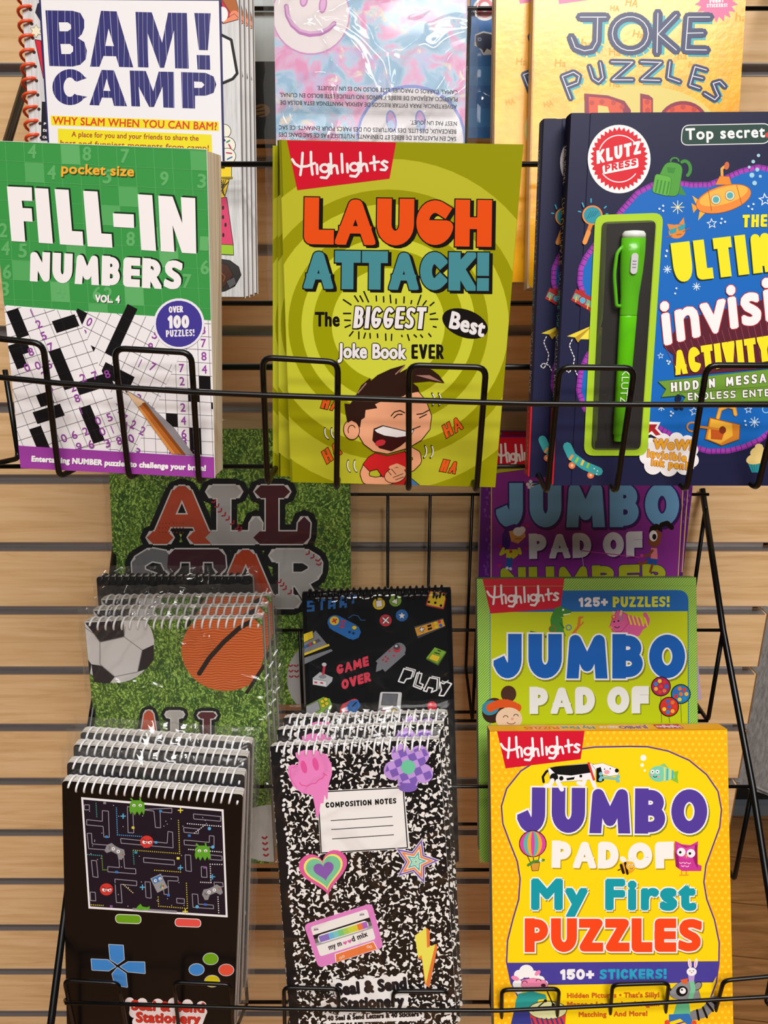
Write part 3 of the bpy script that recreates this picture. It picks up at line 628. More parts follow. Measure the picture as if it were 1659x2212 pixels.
s.poly([(688, 1040), (790, 985), (960, 935), (1075, 905), (1125, 965), (1160, 1060), (1150, 1145), (1095, 1215), (1010, 1265), (880, 1302), (790, 1285), (730, 1240), (695, 1180)], '#f2ae86', BLACK, 5)
s.ell((650, 1150), 48, 60, '#f2ae86', rot=-10, out=BLACK, ow=5); s.arc((652, 1152), 24, 32, 5, BLACK, 150, 330)
s.poly([(612, 1040), (605, 980), (640, 985), (655, 965), (640, 940), (680, 925), (712, 865), (768, 818), (775, 835), (815, 800), (900, 760), (995, 732), (955, 785), (925, 802), (1010, 755), (1090, 735), (1165, 765), (1210, 800), (1245, 850), (1150, 838), (1040, 848), (1075, 875), (1085, 905), (1010, 915), (890, 945), (800, 985), (815, 1010), (740, 1022), (735, 1070), (712, 1085), (705, 1135), (680, 1105), (650, 1090), (625, 1105)], '#2b1511')
s.lines([((690, 915), (745, 850)), ((930, 795), (990, 740))], 8, '#a3786c'); s.poly([(1060, 800), (1150, 800), (1232, 845), (1150, 825)], '#a3786c')
s.poly([(795, 1145), (850, 1124), (1000, 1160), (1047, 1150), (1020, 1200), (960, 1250), (905, 1282), (830, 1262), (788, 1215)], '#3a0d12', BLACK, 4)
s.poly([(798, 1150), (852, 1126), (1000, 1161), (1047, 1150), (1030, 1185), (940, 1197), (860, 1185), (812, 1165)], WHITE, BLACK, 3); s.ell((835, 1232), 34, 20, '#d4323e', rot=-15)
s.line([(903, 1060), (925, 1035), (960, 1025), (990, 1040)], 6, BLACK); s.line([(920, 1072), (945, 1050), (975, 1050)], 6, BLACK); s.line([(1068, 1050), (1105, 1045), (1150, 1020)], 6, BLACK); s.line([(1085, 1072), (1130, 1050)], 6, BLACK); s.line([(1040, 1145), (1090, 1125)], 5, BLACK); s.line([(900, 950), (985, 925)], 12, '#2b1511')
for c, a in (((1170, 955), 0), ((545, 1160), 160), ((1120, 1285), 10), ((690, 1375), 170)):
    for k in (0, 42): 
        s.arc((c[0]-30+k, c[1]), 38, 52, 11, BLACK, a-50, a+45); s.arc((c[0]-28+k, c[1]), 38, 50, 7, WHITE, a-45, a+40)
B.part('front_cover', m)
B.dup('lime green joke paperback with only a strip showing, middle copy of the three', (599, 303), (1117, 331), .4655, -4.2, -1.0)
B.dup('lime green joke paperback at the back of the three, its raised foot showing', (589, 314), (1100, 344), .4775, -3.2, -.6)
# ---- navy activity books with a pen window
B = Book('activity_book', 'front copy of the navy hardback activity book, with a green pen window', 'book', (1236, 244), (1659, 241), .485, 6, -1, bot=(1430, 1049), W=.212, group='navy activity books')
T = .015; W2 = B.W/2
m = MB(); m.box(-W2+.004, W2-.004, .0022, T-.0022, .003, B.H-.003, PAGES); B.part('page_block', m)
m = MB(); pth = []
for i in range(9):
    a = math.pi*(i/8); pth.append((-W2-.0014*math.sin(a), T/2-T/2*math.cos(a)))
V = [(x, y, z) for z in (0, B.H) for x, y in pth]; m.add(V, [(i, i+1, i+10, i+9) for i in range(8)]+[tuple(range(9)), tuple(range(17, 8, -1))], pm('#191b38', .4), True)
B.spx = -W2-.003
def vtxt(t, z0, z1, x, y, h, c):        # lettering running down the spine
    v, f = glyphs(t); k = (v[:, 0].max()-v[:, 0].min()); q = [(-W2-.0015-.00004, y+(b-.35)*h*1.4*.0+(b/.7-.5)*h, z0-(a-v[:, 0].min())/k*(z0-z1)) for a, b in v]
    m.add([(p[0]+abs(p[1]-T/2)*.06, p[1], p[2]) for p in q], f, pm(c, .4))
vtxt('TOP SECRET', B.H*.93, B.H*.83, 0, T/2, .005, '#e8e6e0'); vtxt('THE ULTIMATE', B.H*.80, B.H*.62, 0, T/2, .007, '#e6c62c'); vtxt('INVISIBLE INK', B.H*.60, B.H*.45, 0, T/2, .007, '#54c0b8'); vtxt('ACTIVITY BOOK', B.H*.43, B.H*.25, 0, T/2, .007, '#f2eff0')
m.box(-W2-.00147, -W2-.0002, T*.04, T*.96, .0005, B.H*.22, pm('#cf1f30', .4)); vtxt('KLUTZ PRESS', B.H*.20, B.H*.05, 0, T/2, .006, '#f2eff0')
B.part('spine', m)
m = MB(); m.rbox(-W2, W2, T-.0022, T, 0, B.H, .002, pm('#191b38', .4)); B.part('back_cover', m)
m = MB(); m.rbox(-W2+.0105, W2, 0, .0022, 0, B.H, .002, pm('#1c1e40', .4), corners='1001'); m.rbox(-W2-.0005, -W2+.0075, 0, .0022, 0, B.H, .001, pm('#1c1e40', .4)); m.box(-W2+.007, -W2+.011, .0008, .0022, 0, B.H, pm('#1c1e40', .4))
s = Sheet(B, m, 0, .4, (-W2+.0004, W2-.0006, .0006, B.H-.0006)).z(*ZC)
S = .9332     # scale between the two close-ups
def f2c(x, y): return ((1100+x/2.9678-1060)*2.7696, (500+y/2.9678)*2.7696)
blob = [(575, 1560), (640, 1470), (720, 1370), (800, 1265), (890, 1165), (980, 1118), (1080, 1105), (1200, 1122), (1310, 1120), (1400, 1085), (1500, 1040), (1600, 1015), (1720, 1040), (1850, 1120), (2100, 1200), (2250, 1800), (2250, 2300)]+[f2c(*p) for p in ((1700, 1240), (1600, 1320), (1500, 1365), (1400, 1390), (1280, 1392), (1180, 1365), (1080, 1310), (980, 1250), (890, 1205), (700, 1180), (500, 1130), (462, 1020), (475, 900), (520, 800), (640, 660), (560, 520), (500, 430), (470, 330), (475, 240), (510, 170))]
s.line(blob, 64, '#8c2f9c', True); s.line(blob, 44, '#a640b4', True)
nb = len(blob); sg = []
for a, b in zip(blob, blob[1:]+blob[:1]):
    a, b = np.array(a), np.array(b); d = b-a; L = np.hypot(*d); q = np.array([-d[1], d[0]])/max(L, 1)*18
    for k in range(int(L/26)): c = a+d*(k+.5)/max(1, int(L/26)); sg.append((c-q*1.7, c+q*1.7))
s.lines(sg, 3, '#3a1650'); s.poly(blob, '#1467bd')
# seal
s.ell((768, 952), 188, 205, WHITE, n=44); s.star((768, 950), 172, 152, 36, '#d6202f')
s.poly([(768+(172 if i % 2 == 0 else 152)*math.cos(math.pi*i/36), 950+(190 if i % 2 == 0 else 168)*math.sin(math.pi*i/36)) for i in range(72)], '#d6202f')
s.arc((768, 950), 128, 140, 6, WHITE, 205, 325, 20); s.arc((768, 950), 128, 140, 6, WHITE, 40, 140, 20)
fat(s, 'KLUTZ', (634, 982), (898, 920), 80, 20, WHITE, up=(-.03, -1), gap=10); s.rquad([(666, 992), (880, 945), (884, 1002), (672, 1044)], 14, WHITE)
fat(s, 'PRESS', (684, 1030), (872, 990), 42, 12, '#d6202f', up=(-.05, -1), gap=7)
s.rquad([(1150, 752), (1670, 742), (1664, 855), (1140, 866)], 40, '#28463f', WHITE, 5); s.txt('Top secret', (1166, 838), (1642, 822), 70, WHITE, r=3, sp=1.1, up=(-.03, -1)); s.poly([(1640, 800), (1700, 770), (1700, 800), (1650, 826)], '#c9473a')
# backpack
s.arc((1160, 1010), 34, 46, 20, '#3f8a3a', -120, 60); s.poly([(1130, 1100), (1170, 1170), (1130, 1165), (1105, 1110)], '#3f8a3a'); s.arc((1100, 965), 24, 20, 10, '#3f8a3a', 180, 360)
s.rquad([(1050, 965), (1150, 985), (1120, 1180), (960, 1150)], 44, '#4f9c3c', '#2b5f2a', 3); s.rquad([(985, 1040), (1080, 1060), (1065, 1175), (965, 1150)], 20, '#62b045', '#2b5f2a', 2); s.lines([((1000+22*i, 1075+4*i), (985+22*i, 1150+5*i)) for i in range(4)], 9, '#3f8a3a'); s.poly([(1055, 1000), (1105, 1005), (1095, 1035), (1060, 1030)], '#3f8a3a')
# submarine
s.poly([(1240, 1250), (1205, 1170), (1270, 1215)], '#f0b23c'); s.poly([(1250, 1260), (1290, 1265), (1240, 1320)], '#f0b23c'); s.poly([(1240, 1240), (1200, 1215), (1212, 1275)], '#e8a033')
s.line([(1384, 1060), (1382, 1010), (1400, 995)], 16, '#e8a94a'); s.ell((1411, 992), 15, 24, '#c96a42', rot=10); s.poly([(1345, 1105), (1370, 1055), (1425, 1058), (1440, 1105)], '#e58a30', '#a8552a', 2)
s.ell((1392, 1190), 168, 76, '#e98b3a', rot=-16, out='#a8552a', ow=3); s.ell((1392, 1172), 150, 50, '#f2b54a', rot=-16); s.line([(1300, 1130), (1320, 1260)], 4, '#b5602c'); s.line([(1470, 1110), (1500, 1220)], 4, '#b5602c')
for c in ((1346, 1195), (1430, 1170)): s.ell(c, 27, 27, '#d8e0c8', out='#b5602c', ow=3); s.ell(c, 19, 19, '#57a9ae')
for c, r in (((1602, 930), 10), ((1570, 967), 11), ((1546, 1000), 9), ((1594, 1015), 12), ((1562, 1048), 15), ((1612, 1055), 9), ((1577, 1096), 14)): s.ell(c, r, r, '#9fd0e0', n=14)
# magnifier, camera, planes, skateboard, cat
def magn(s, dx=0, dy=0):
    s.line([(602+dx, 1335+dy), (560+dx, 1450+dy)], 24, '#d9802f'); s.line([(585+dx, 1390+dy), (562+dx, 1450+dy)], 28, '#e8974a'); s.ell((608+dx, 1288+dy), 52, 50, '#2c93a4', out='#e88a3a', ow=9); s.lines([((575+14*i+dx, 1310-5*i+dy), (600+14*i+dx, 1262+5*i*0+dy)) for i in range(4)], 4, '#1c6a80')
    for a, b in (((600, 1190), (600, 1210)), ((548, 1215), (556, 1238)), ((690, 1235), (680, 1245)), ((525, 1265), (538, 1268)), ((690, 1280), (700, 1280))): s.line([(a[0]+dx, a[1]+dy), (b[0]+dx, b[1]+dy)], 8, '#3aa7c0')
magn(s)
s.ell((1114, 1385), 50, 42, '#dd8a3c', rot=-15); s.poly([(1068, 1375), (1055, 1340), (1100, 1345)], '#dd8a3c'); s.poly([(1125, 1340), (1155, 1300), (1160, 1350)], '#dd8a3c'); s.poly([(1066, 1375), (1112, 1362), (1108, 1390), (1075, 1400)], '#2f9fae'); s.poly([(1118, 1358), (1165, 1338), (1160, 1370), (1128, 1380)], '#2f9fae'); s.lines([((1085, 1410), (1050, 1420)), ((1150, 1385), (1190, 1365)), ((1110, 1405), (1140, 1400))], 4, '#a85a24')
def spark(c, r, k=8, col='#d8e8f0'): s.lines([((c[0]-r*math.cos(math.pi*i/(k/2)), c[1]-r*math.sin(math.pi*i/(k/2))), (c[0]+r*math.cos(math.pi*i/(k/2)), c[1]+r*math.sin(math.pi*i/(k/2)))) for i in range(k//2)], 5, col)
spark((1118, 1240), 40, 8, '#e8e2b0')
def ostar(c, R): s.star(c, R, R*.45, 5, '#e4eef5', -95); s.star(c, R*.68, R*.3, 5, '#1467bd', -95)
ostar((1640, 1195), 42); ostar((1322, 1338), 34)
s.dots([(1008, 1250), (1030, 1232), (1030, 1262), (1380, 1310), (1375, 1335), (1400, 1328), (1540, 1235), (1570, 1222), (1562, 1252), (1052, 1500), (1046, 1532)], 7, '#cfe3f0')
s.z(*ZF)
for c in ((1013, 243), (1200, 353), (975, 1125), (1572, 1222)): spark(c, 26 if c[0] != 1572 else 34)
for c, R_ in (((970, 797), 22), ((1185, 1152), 34), ((1532, 1142), 28)): ostar(c, R_)
s.dots([(1010, 127), (1003, 160), (1070, 365), (1062, 398), (1012, 830), (1020, 848), (1028, 835), (1035, 1155), (1048, 1165), (1035, 1180), (1510, 1215), (1515, 1240)], 7, '#cfe3f0'); s.arc((1645, 1140), 22, 22, 6, '#8fc3e0', 0, 300)
def camera(s, dx, dy):
    s.poly([(428+dx, 368+dy), (545+dx, 432+dy), (520+dx, 512+dy), (395+dx, 440+dy)], '#b02a2c'); s.poly([(422+dx, 395+dy), (538+dx, 455+dy), (525+dx, 490+dy), (405+dx, 428+dy)], '#6fa594'); s.ell((470+dx, 442+dy), 26, 28, '#b02a2c'); s.ell((470+dx, 442+dy), 19, 20, '#58a8c8'); s.line([(455+dx, 378+dy), (478+dx, 390+dy)], 16, '#b02a2c')
    s.line([(430+dx, 420+dy), (425+dx, 450+dy)], 8, '#e8b04a'); s.line([(505+dx, 465+dy), (500+dx, 495+dy)], 8, '#e8b04a')
camera(s, 0, 0)
def plane(s, dx, dy):
    s.poly([(370+dx, 672+dy), (538+dx, 600+dy), (515+dx, 692+dy)], '#ead33c'); s.poly([(420+dx, 680+dy), (538+dx, 600+dy), (440+dx, 712+dy)], '#b9962a'); s.poly([(450+dx, 690+dy), (538+dx, 600+dy), (515+dx, 692+dy)], '#f2e04c')
    P = [(405, 690), (385, 730), (400, 770), (418, 810), (410, 860), (385, 905), (362, 890), (380, 870), (420, 885), (438, 925)]
    for a, b in zip(P, P[1:]):
        a, b = np.array(a)+(dx, dy), np.array(b)+(dx, dy); s.lines([(a+(b-a)*.05, a+(b-a)*.4), (a+(b-a)*.55, a+(b-a)*.9)], 6, WHITE)
plane(s, 0, 0)
def board(s, dx, dy):
    for c in ((402, 1500), (522, 1562)): s.ell((c[0]+dx, c[1]+dy), 22, 22, '#e07a4a'); s.ell((c[0]+dx, c[1]+dy), 9, 9, '#f0c09a')
    s.line([(372+dx, 1378+dy), (400+dx, 1440+dy), (480+dx, 1500+dy), (572+dx, 1538+dy)], 56, '#3aa0a4')
    for i, c in enumerate(('#e8954a', '#8ec04a', '#e8c04a', '#8ec04a')): s.line([(408+34*i+dx, 1432+17*i+dy), (385+38*i+dx, 1465+17*i+dy)], 15, c, n=0)
    s.dots([(545+dx, 1520+dy), (565+dx, 1535+dy), (560+dx, 1555+dy)], 5, '#cfe8e8')
board(s, 0, 0)
# titles
s.z(*ZC); fat(s, 'THE', (1503, 1362), (1650, 1358), 76, 19, '#f5e324', up=(.03, -1), gap=10); s.z(*ZF)
fat(s, 'ULTIMATE', (1062, 330), (2120, 205), 255, 70, '#f5e324', sh=('#2a3a1a', -6, 6), up=(-.12, -1), gap=22)
fan = [((x, y), (1500+(x-1500)*.85, y+150)) for x, y in ((1000, 740), (1060, 700), (1130, 640), (1210, 640), (1290, 610), (1360, 600), (1450, 590), (1540, 580), (1640, 590))]
s.poly([(985, 735), (1120, 560), (1700, 420), (1850, 420), (1850, 860), (1060, 930), (1050, 790)], '#5a1f2e')
s.lines([((1000+40*i, 740-12*i), (1080+38*i, 905-6*i)) for i in range(20)], 3, '#9a4a55')
s.txt('invisible', (988, 735), (2150, 500), 300, WHITE, r=22, out=('#c0303a', 5), up=(-.1, -1), sp=1.02, arc=20)
fat(s, 'ACTIVITY BOOK', (1062, 922), (2090, 765), 162, 42, '#f5e324', sh=('#3a1018', -3, 6), up=(-.1, -1), gap=10)
s.poly([(955, 962), (1800, 870), (1800, 985), (975, 1060), (1005, 1010)], '#6f9a34', '#3d6a26', 3); s.poly([(1090, 1035), (1800, 985), (1800, 1085), (1110, 1090), (1130, 1062)], '#6f9a34', '#3d6a26', 3)
fat(s, 'HIDDEN MESSAGES', (1035, 1028), (1800, 952), 60, 15, WHITE, out=('#22301a', 3), up=(-.05, -1), gap=15, space=.9); fat(s, 'ENDLESS ENTERTAINMENT', (1142, 1082), (2090, 1035), 48, 10, WHITE, out=('#22301a', 3), up=(-.04, -1), gap=11, space=.7)
s.txt('&', (1050, 1140), (1115, 1142), 100, '#14233f', r=5)
# padlock
s.line([(1335, 1195), (1350, 1140), (1400, 1118), (1440, 1130), (1448, 1172)], 26, '#e0912c'); s.line([(1335, 1195), (1350, 1140), (1400, 1118), (1440, 1130), (1448, 1172)], 14, '#f0b84a')
s.poly([(1285, 1195), (1475, 1240), (1470, 1330), (1360, 1370), (1275, 1335), (1255, 1330)], '#d8862a', '#8a4a1c', 4); s.poly([(1290, 1200), (1425, 1232), (1430, 1310), (1350, 1360), (1268, 1330)], '#efb63c'); s.poly([(1290, 1255), (1385, 1265), (1360, 1335), (1290, 1330)], '#c0561f')
s.ell((1172, 1252), 28, 24, '#1467bd', out='#d8862a', ow=10); s.line([(1205, 1250), (1350, 1268)], 15, '#d8862a'); s.ell((1365, 1272), 22, 24, '#7a2f16')
# cloud
for c, r in (((905, 1370), 48), ((985, 1345), 52), ((1070, 1335), 48), ((1140, 1350), 45), ((1170, 1400), 40), ((1165, 1465), 48), ((1120, 1505), 55), ((1020, 1510), 60), ((920, 1500), 58), ((880, 1445), 48)): s.ell(c, r, r, WHITE, n=20)
s.poly([(890, 1350), (1170, 1350), (1180, 1520), (880, 1520)], WHITE); s.poly([(868, 1218), (968, 1222), (950, 1262), (985, 1300), (960, 1330), (905, 1300), (880, 1310)], WHITE); s.poly([(888, 1236), (948, 1236), (932, 1262), (970, 1302), (938, 1308), (912, 1278), (890, 1296)], '#b0232c')
s.txt('WoW!', (918, 1395), (1168, 1405), 70, '#efae30', r=7, out=('#b04a1c', 3), up=(.08, -1)); s.txt('invisible', (880, 1445), (1132, 1478), 55, '#efae30', r=3.5, out=('#b04a1c', 2.5), up=(.08, -1), sp=1.1); s.txt('ink pen!', (905, 1500), (1138, 1528), 52, '#efae30', r=3.5, out=('#b04a1c', 2.5), up=(.08, -1), sp=1.1)
# cupcake
s.poly([(1530, 1485), (1640, 1470), (1610, 1545), (1555, 1545)], '#2f9fa8'); s.lines([((1550+18*i, 1485), (1565+12*i, 1543)) for i in range(5)], 4, '#14707a'); s.ell((1585, 1455), 68, 36, '#f0d68a', rot=-15); s.ell((1590, 1410), 48, 30, '#f0d68a', rot=-20); s.ell((1600, 1380), 26, 20, '#f0d68a')
# pen window: lime rim and dark recess
s.z(0, 0, 1); s.rquad([(1285, 465), (1432, 460), (1397, 984), (1260, 984)], 22, '#a9cf2c'); s.rquad([(1299, 480), (1416, 476), (1382, 972), (1276, 972)], 14, '#2b2826')
B.part('front_cover', m)
def wq(P): return B.loc(np.array(P, float))
q = wq([(1299, 480), (1416, 476), (1382, 972), (1276, 972)]); y0, y1 = -.0012, -.0078
m = MB(); qi = q+(np.mean(q, 0)-q)*.10*np.array([[1, .3]]*4)
m.add([(a, y0, b) for a, b in q]+[(a, y1, b) for a, b in qi], [(4, 5, 6, 7)]+[(i, (i+1) % 4, (i+1) % 4+4, i+4) for i in range(4)], BLISTER); B.part('pen_blister', m)
ax = wq([(1366, 500), (1334, 952)]); L = float(np.hypot(*(ax[0]-ax[1]))); d = (ax[0]-ax[1])/L
pen = bpy.data.objects.new('pen', None); COL.objects.link(pen); tag(pen, 'lime green penlight marker held in the window of the front navy book', 'pen')
pen.matrix_world = B.M @ Matrix(((d[1], 0, d[0], ax[1][0]), (0, 1, 0, -.0037), (-d[0], 0, d[1], ax[1][1]), (0, 0, 0, 1)))
GP = pm('#5cb81c', .25, .5); r0 = .0048; sc = .0043/.0048
def P_(name, prof, mat, par=pen): k = MB(); k.lathe([(r*L, h*L) for r, h in prof], mat, 28, sq=.62); return k.build(name, par)
bw = L/452*.5
px_ = lambda w: w/452/2
P_('barrel', [(px_(20), 0), (px_(25), .004), (px_(26), .035), (px_(31), .036), (px_(38), .60), (px_(37), .62)], pm('#62cc12', .25))
cap = P_('cap', [(px_(38), .61), (px_(38), .615), (px_(40), .70), (px_(50), .82), (px_(53), .90), (px_(52), .965)], GP)
P_('light_head', [(px_(51), .965), (px_(50), .985), (px_(42), .997), (px_(20), 1.0)], pm('#dfe6e0', .2))
k = MB(); k.rbox(-.0020, .0020, -.0050, -.0030, L*.80, L*.895, .0019, pm('#c9c6cc', .35)); [k.box(-.0011, .0011, -.0053, -.005, L*(.83+.014*i), L*(.834+.014*i), pm('#a5a2aa', .4)) for i in range(3)]; k.build('switch', cap)
k = MB(); k.tube(fillet([(-px_(44)*L, -.001, L*.93), (-px_(70)*L, -.0015, L*.90), (-px_(76)*L, -.0015, L*.80), (-px_(56)*L, -.0012, L*.655), (-px_(38)*L, -.001, L*.655)], .004), .0011, GP, 8); k.build('clip', cap)
k = MB(); v, f = glyphs('KLUTZ'); wv = v[:, 0].max()
k.add([((b/.7-.5)*.0044, -.0030-.00035, L*.36-(a/wv)*L*.17) for a, b in v], f, pm('#d8f0c8', .4)); k.build('lettering', pen)
B.dup('navy hardback activity book, rear copy with its spine and left edge showing', (1177, 256), (1600, 253), .5035, 6, -1, skip=('pen_blister',))
# ================================================================ the row behind, held by the second bar
# ---- white spiral activity books
B = Book('spiral_activity_book', 'white woodgrain spiral activity book with a navy bordered title card, nearest copy of its stack', 'book', (38, -150), (513, -150), .648, 9, -1.5, bot=(480, 641), group='white spiral activity books')
T = .009; W2 = B.W/2
m = MB(); m.box(-W2+.001, W2-.0005, .0006, T-.0006, .0005, B.H-.0005, m_pages('#c9c8c8', '#9a9899', 700)); B.part('page_block', m)
m = MB(); m.box(-W2, W2, T-.0006, T, 0, B.H, WGRAIN); B.part('back_cover', m)
m = MB(); m.box(-W2, W2, 0, .0006, 0, B.H, WGRAIN); s = Sheet(B, m, 0, .5).z(*ZA)
s.lines([((150, -300), (300, 1900))], 3, '#b8b8ba')
s.dots([(195, 60+90*i+0) if i < 0 else (196+7.6*i, 62+91*i) for i in range(-3, 14)], 11, '#3a2422', 10)
s.poly([(225, 255), (262, 262), (280, 500)], '#d2203a', BLACK, 4); s.poly([(240, 25), (262, 10), (268, 150), (225, 80)], '#20203a'); s.star((232, 200), 40, 22, 6, '#efe6c8', out='#8a7a50', ow=3)
s.poly([(268, 650), (330, 655), (340, 900), (262, 900)], '#15131c')
s.txt('P', (280, 800), (294, 802), 17, WHITE, r=1); s.txt('DI', (275, 842), (298, 845), 17, WHITE, r=1); s.txt('CA', (272, 885), (300, 888), 17, WHITE, r=1)
s.poly([(1420, -60), (1490, -80), (1525, 60), (1530, 120), (1425, 150)], '#b0622c', BLACK, 3); s.poly([(1420, 0), (1470, 80), (1490, 130), (1420, 140)], '#c42a44', BLACK, 3); s.ell((1500, 100), 30, 32, '#ea8a66'); s.poly([(1425, 138), (1500, 90), (1530, 122), (1428, 150)], '#ea8a66', BLACK, 3); s.ell((1425, 92), 34, 48, WHITE)
s.line([(1400, 215), (1480, 255), (1518, 470), (1490, 505), (1420, 535)], 18, BLACK); s.poly([(1400, 225), (1472, 262), (1508, 468), (1484, 496), (1410, 525)], '#edeceb')
for c, r in (((1430, 840), 46), ((1450, 930), 55), ((1455, 1000), 52)): s.ell(c, r, r*.95, '#f1ecd8', out=BLACK, ow=4)
for a, b, c in (((1465, 925), (1478, 950), '#b8326a'), ((1450, 978), (1482, 982), '#b8326a'), ((1452, 910), (1470, 900), '#2f8a6a'), ((1455, 1020), (1485, 1005), '#3a6ab0'), ((1435, 1035), (1470, 1040), '#b8326a'), ((1425, 880), (1440, 900), '#3a3a8a')): s.line([a, b], 9, c)
s.poly([(1400, 1060), (1480, 1070), (1480, 1140), (1400, 1140)], '#f2d21c', BLACK, 4); s.poly([(1400, 1145), (1465, 1150), (1435, 1270), (1400, 1280)], '#f0c92a', BLACK, 4); s.lines([((1405+14*i, 1150), (1440-8*i, 1260-10*i)) for i in range(4)]+[((1465-10*i, 1160+12*i), (1405, 1240-30*i)) for i in range(4)], 5, '#3a3010'); s.line([(1395, 1140), (1485, 1138)], 14, '#8a7a18')
s.poly([(1400, 1270), (1450, 1265), (1492, 1570), (1400, 1565)], '#d8406a', BLACK, 4); s.poly([(1400, 1565), (1492, 1570), (1495, 1630), (1400, 1625)], '#9ac42c', BLACK, 3)
for c in ((1428, 1330), (1428, 1390), (1444, 1440), (1430, 1505)): s.ell(c, 7, 14, '#2a1014', n=12)
s.z(*ZD); s.poly([(1400, 60), (1470, 70), (1525, 110), (1540, 160), (1500, 230), (1440, 260), (1390, 270)], '#2e2a2a', BLACK, 5); s.poly([(1400, 80), (1460, 100), (1490, 160), (1440, 230), (1390, 250)], '#4a2a1c', '#1a1210', 4); s.poly([(1450, 200), (1500, 175), (1510, 215), (1470, 245)], '#5a5a5c', BLACK, 3); s.line([(1400, 130), (1440, 170), (1430, 200)], 7, '#8a4a2a')
s.z(*ZA); B.part('front_cover', m)
cpts = B.loc(np.array([(86, -3), (478, -2), (486, 362), (107, 345)], float))
m = MB(); CW = (cpts[0][0]+cpts[3][0])/2, (cpts[1][0]+cpts[2][0])/2; cz = (cpts[3][1]+cpts[2][1])/2, (cpts[0][1]+cpts[1][1])/2
m.add([(x, y, z) for y in (-.0016, -.0001) for x, z in cpts], [(0, 1, 2, 3), (7, 6, 5, 4), (0, 4, 5, 1), (1, 5, 6, 2), (2, 6, 7, 3), (3, 7, 4, 0)], pm('#28265e', .45))
s = Sheet(B, m, -.0016, .45, (cpts[:, 0].min(), cpts[:, 0].max(), cpts[:, 1].min(), cpts[:, 1].max())).z(*ZA)
s.poly([(268, 6), (1404, 12), (1428, 1072), (328, 1030)], '#efecee')
for q in ([[(297, 73), (470, 76), (520, 90), (545, 135), (545, 185), (530, 225), (505, 250), (545, 275), (562, 330), (555, 385), (520, 420), (470, 432), (322, 428)], [(383, 150), (440, 150), (460, 165), (462, 190), (440, 207), (388, 207)], [(393, 288), (452, 288), (474, 305), (474, 335), (455, 352), (400, 352)]],
          [[(652, 76), (752, 80), (858, 437), (768, 434), (748, 366), (668, 364), (642, 433), (582, 432)], [(700, 190), (735, 302), (680, 300)]],
          [[(872, 83), (976, 86), (1042, 280), (1080, 88), (1200, 90), (1212, 445), (1125, 443), (1118, 200), (1055, 440), (1028, 440), (950, 220), (955, 438), (888, 436)]],
          [[(1247, 90), (1352, 92), (1334, 328), (1276, 326)]], [[(1262, 358), (1346, 360), (1350, 453), (1268, 450)]]):
    s.poly(q[0], BAMBLUE)
    for h in q[1:]: s.poly(h, '#efecee')
c0 = (455, 563); out = [(c0[0]+113*math.cos(math.radians(a))*1.0, c0[1]-115*math.sin(math.radians(a))) for a in range(22, 339, 12)]
inn = [(c0[0]-2+40*math.cos(math.radians(a)), c0[1]-62*math.sin(math.radians(a))) for a in range(330, 25, -12)]
s.poly([(562, 505)]+out[1:-1]+[(565, 625), (495, 612)]+inn[1:-1]+[(498, 528)], BAMBLUE)
for q in ([[(655, 453), (735, 456), (818, 685), (735, 683), (722, 632), (658, 630), (640, 680), (578, 677)], [(688, 508), (712, 588), (668, 586)]], [[(835, 457), (938, 460), (985, 590), (1020, 464), (1117, 466), (1120, 696), (1050, 693), (1045, 560), (990, 690), (960, 690), (892, 560), (902, 687), (846, 685)]],
          [[(1163, 467), (1320, 472), (1370, 495), (1388, 545), (1370, 600), (1320, 618), (1252, 618), (1252, 700), (1170, 697)], [(1246, 527), (1295, 530), (1312, 548), (1295, 568), (1247, 568)]]):
    s.poly(q[0], BAMBLUE)
    for h in q[1:]: s.poly(h, '#efecee')
s.poly([(331, 745), (1402, 783), (1404, 843), (336, 806)], '#efe01a'); s.txt('WHY SLAM WHEN YOU CAN BAM?', (343, 800), (1392, 838), 50, '#d8401c', r=1.5)
s.poly([(376, 828), (1358, 866), (1362, 1000), (380, 960)], '#efe01a'); s.txt('A place for you and your friends to share the', (464, 880), (1275, 906), 34, '#a8401c', r=.8); s.txt('best and funniest moments from camp!', (392, 935), (1340, 968), 34, '#a8401c', r=.8)
B.part('title_card', m)
def coil_left(bk, T, mat, n, z0, z1, r=.0011):
    K = 14; p = (z1-z0)/(n-1); pth = []
    for i in range(n*K+1):
        t = 2*math.pi*i/K; pth.append((-bk.W/2+.0015-.006*math.cos(t), T/2-(T/2+.003)*math.sin(t), z0+p*i/K))
    m = MB(); m.tube(pth, r, mat, 7); return bk.part('spiral_binding', m)
zs = B.loc(np.array([(60, 302), (55, 12)], float))[:, 1]; pz = abs(zs[1]-zs[0])/9.45
coil_left(B, T, COILO, 22, zs[0]-pz*7, zs[0]+pz*14)
for i, (dx, l) in enumerate(((.0016, 'white woodgrain spiral activity book, second copy from the front of its stack'), (.0034, 'white woodgrain spiral activity book, third copy from the front of its stack'), (.0050, 'white woodgrain spiral activity book, rearmost copy of its stack'))):
    B.shift(l, dx, .0098*(i+1), .0008*i, skip=('title_card', 'spiral_binding'))
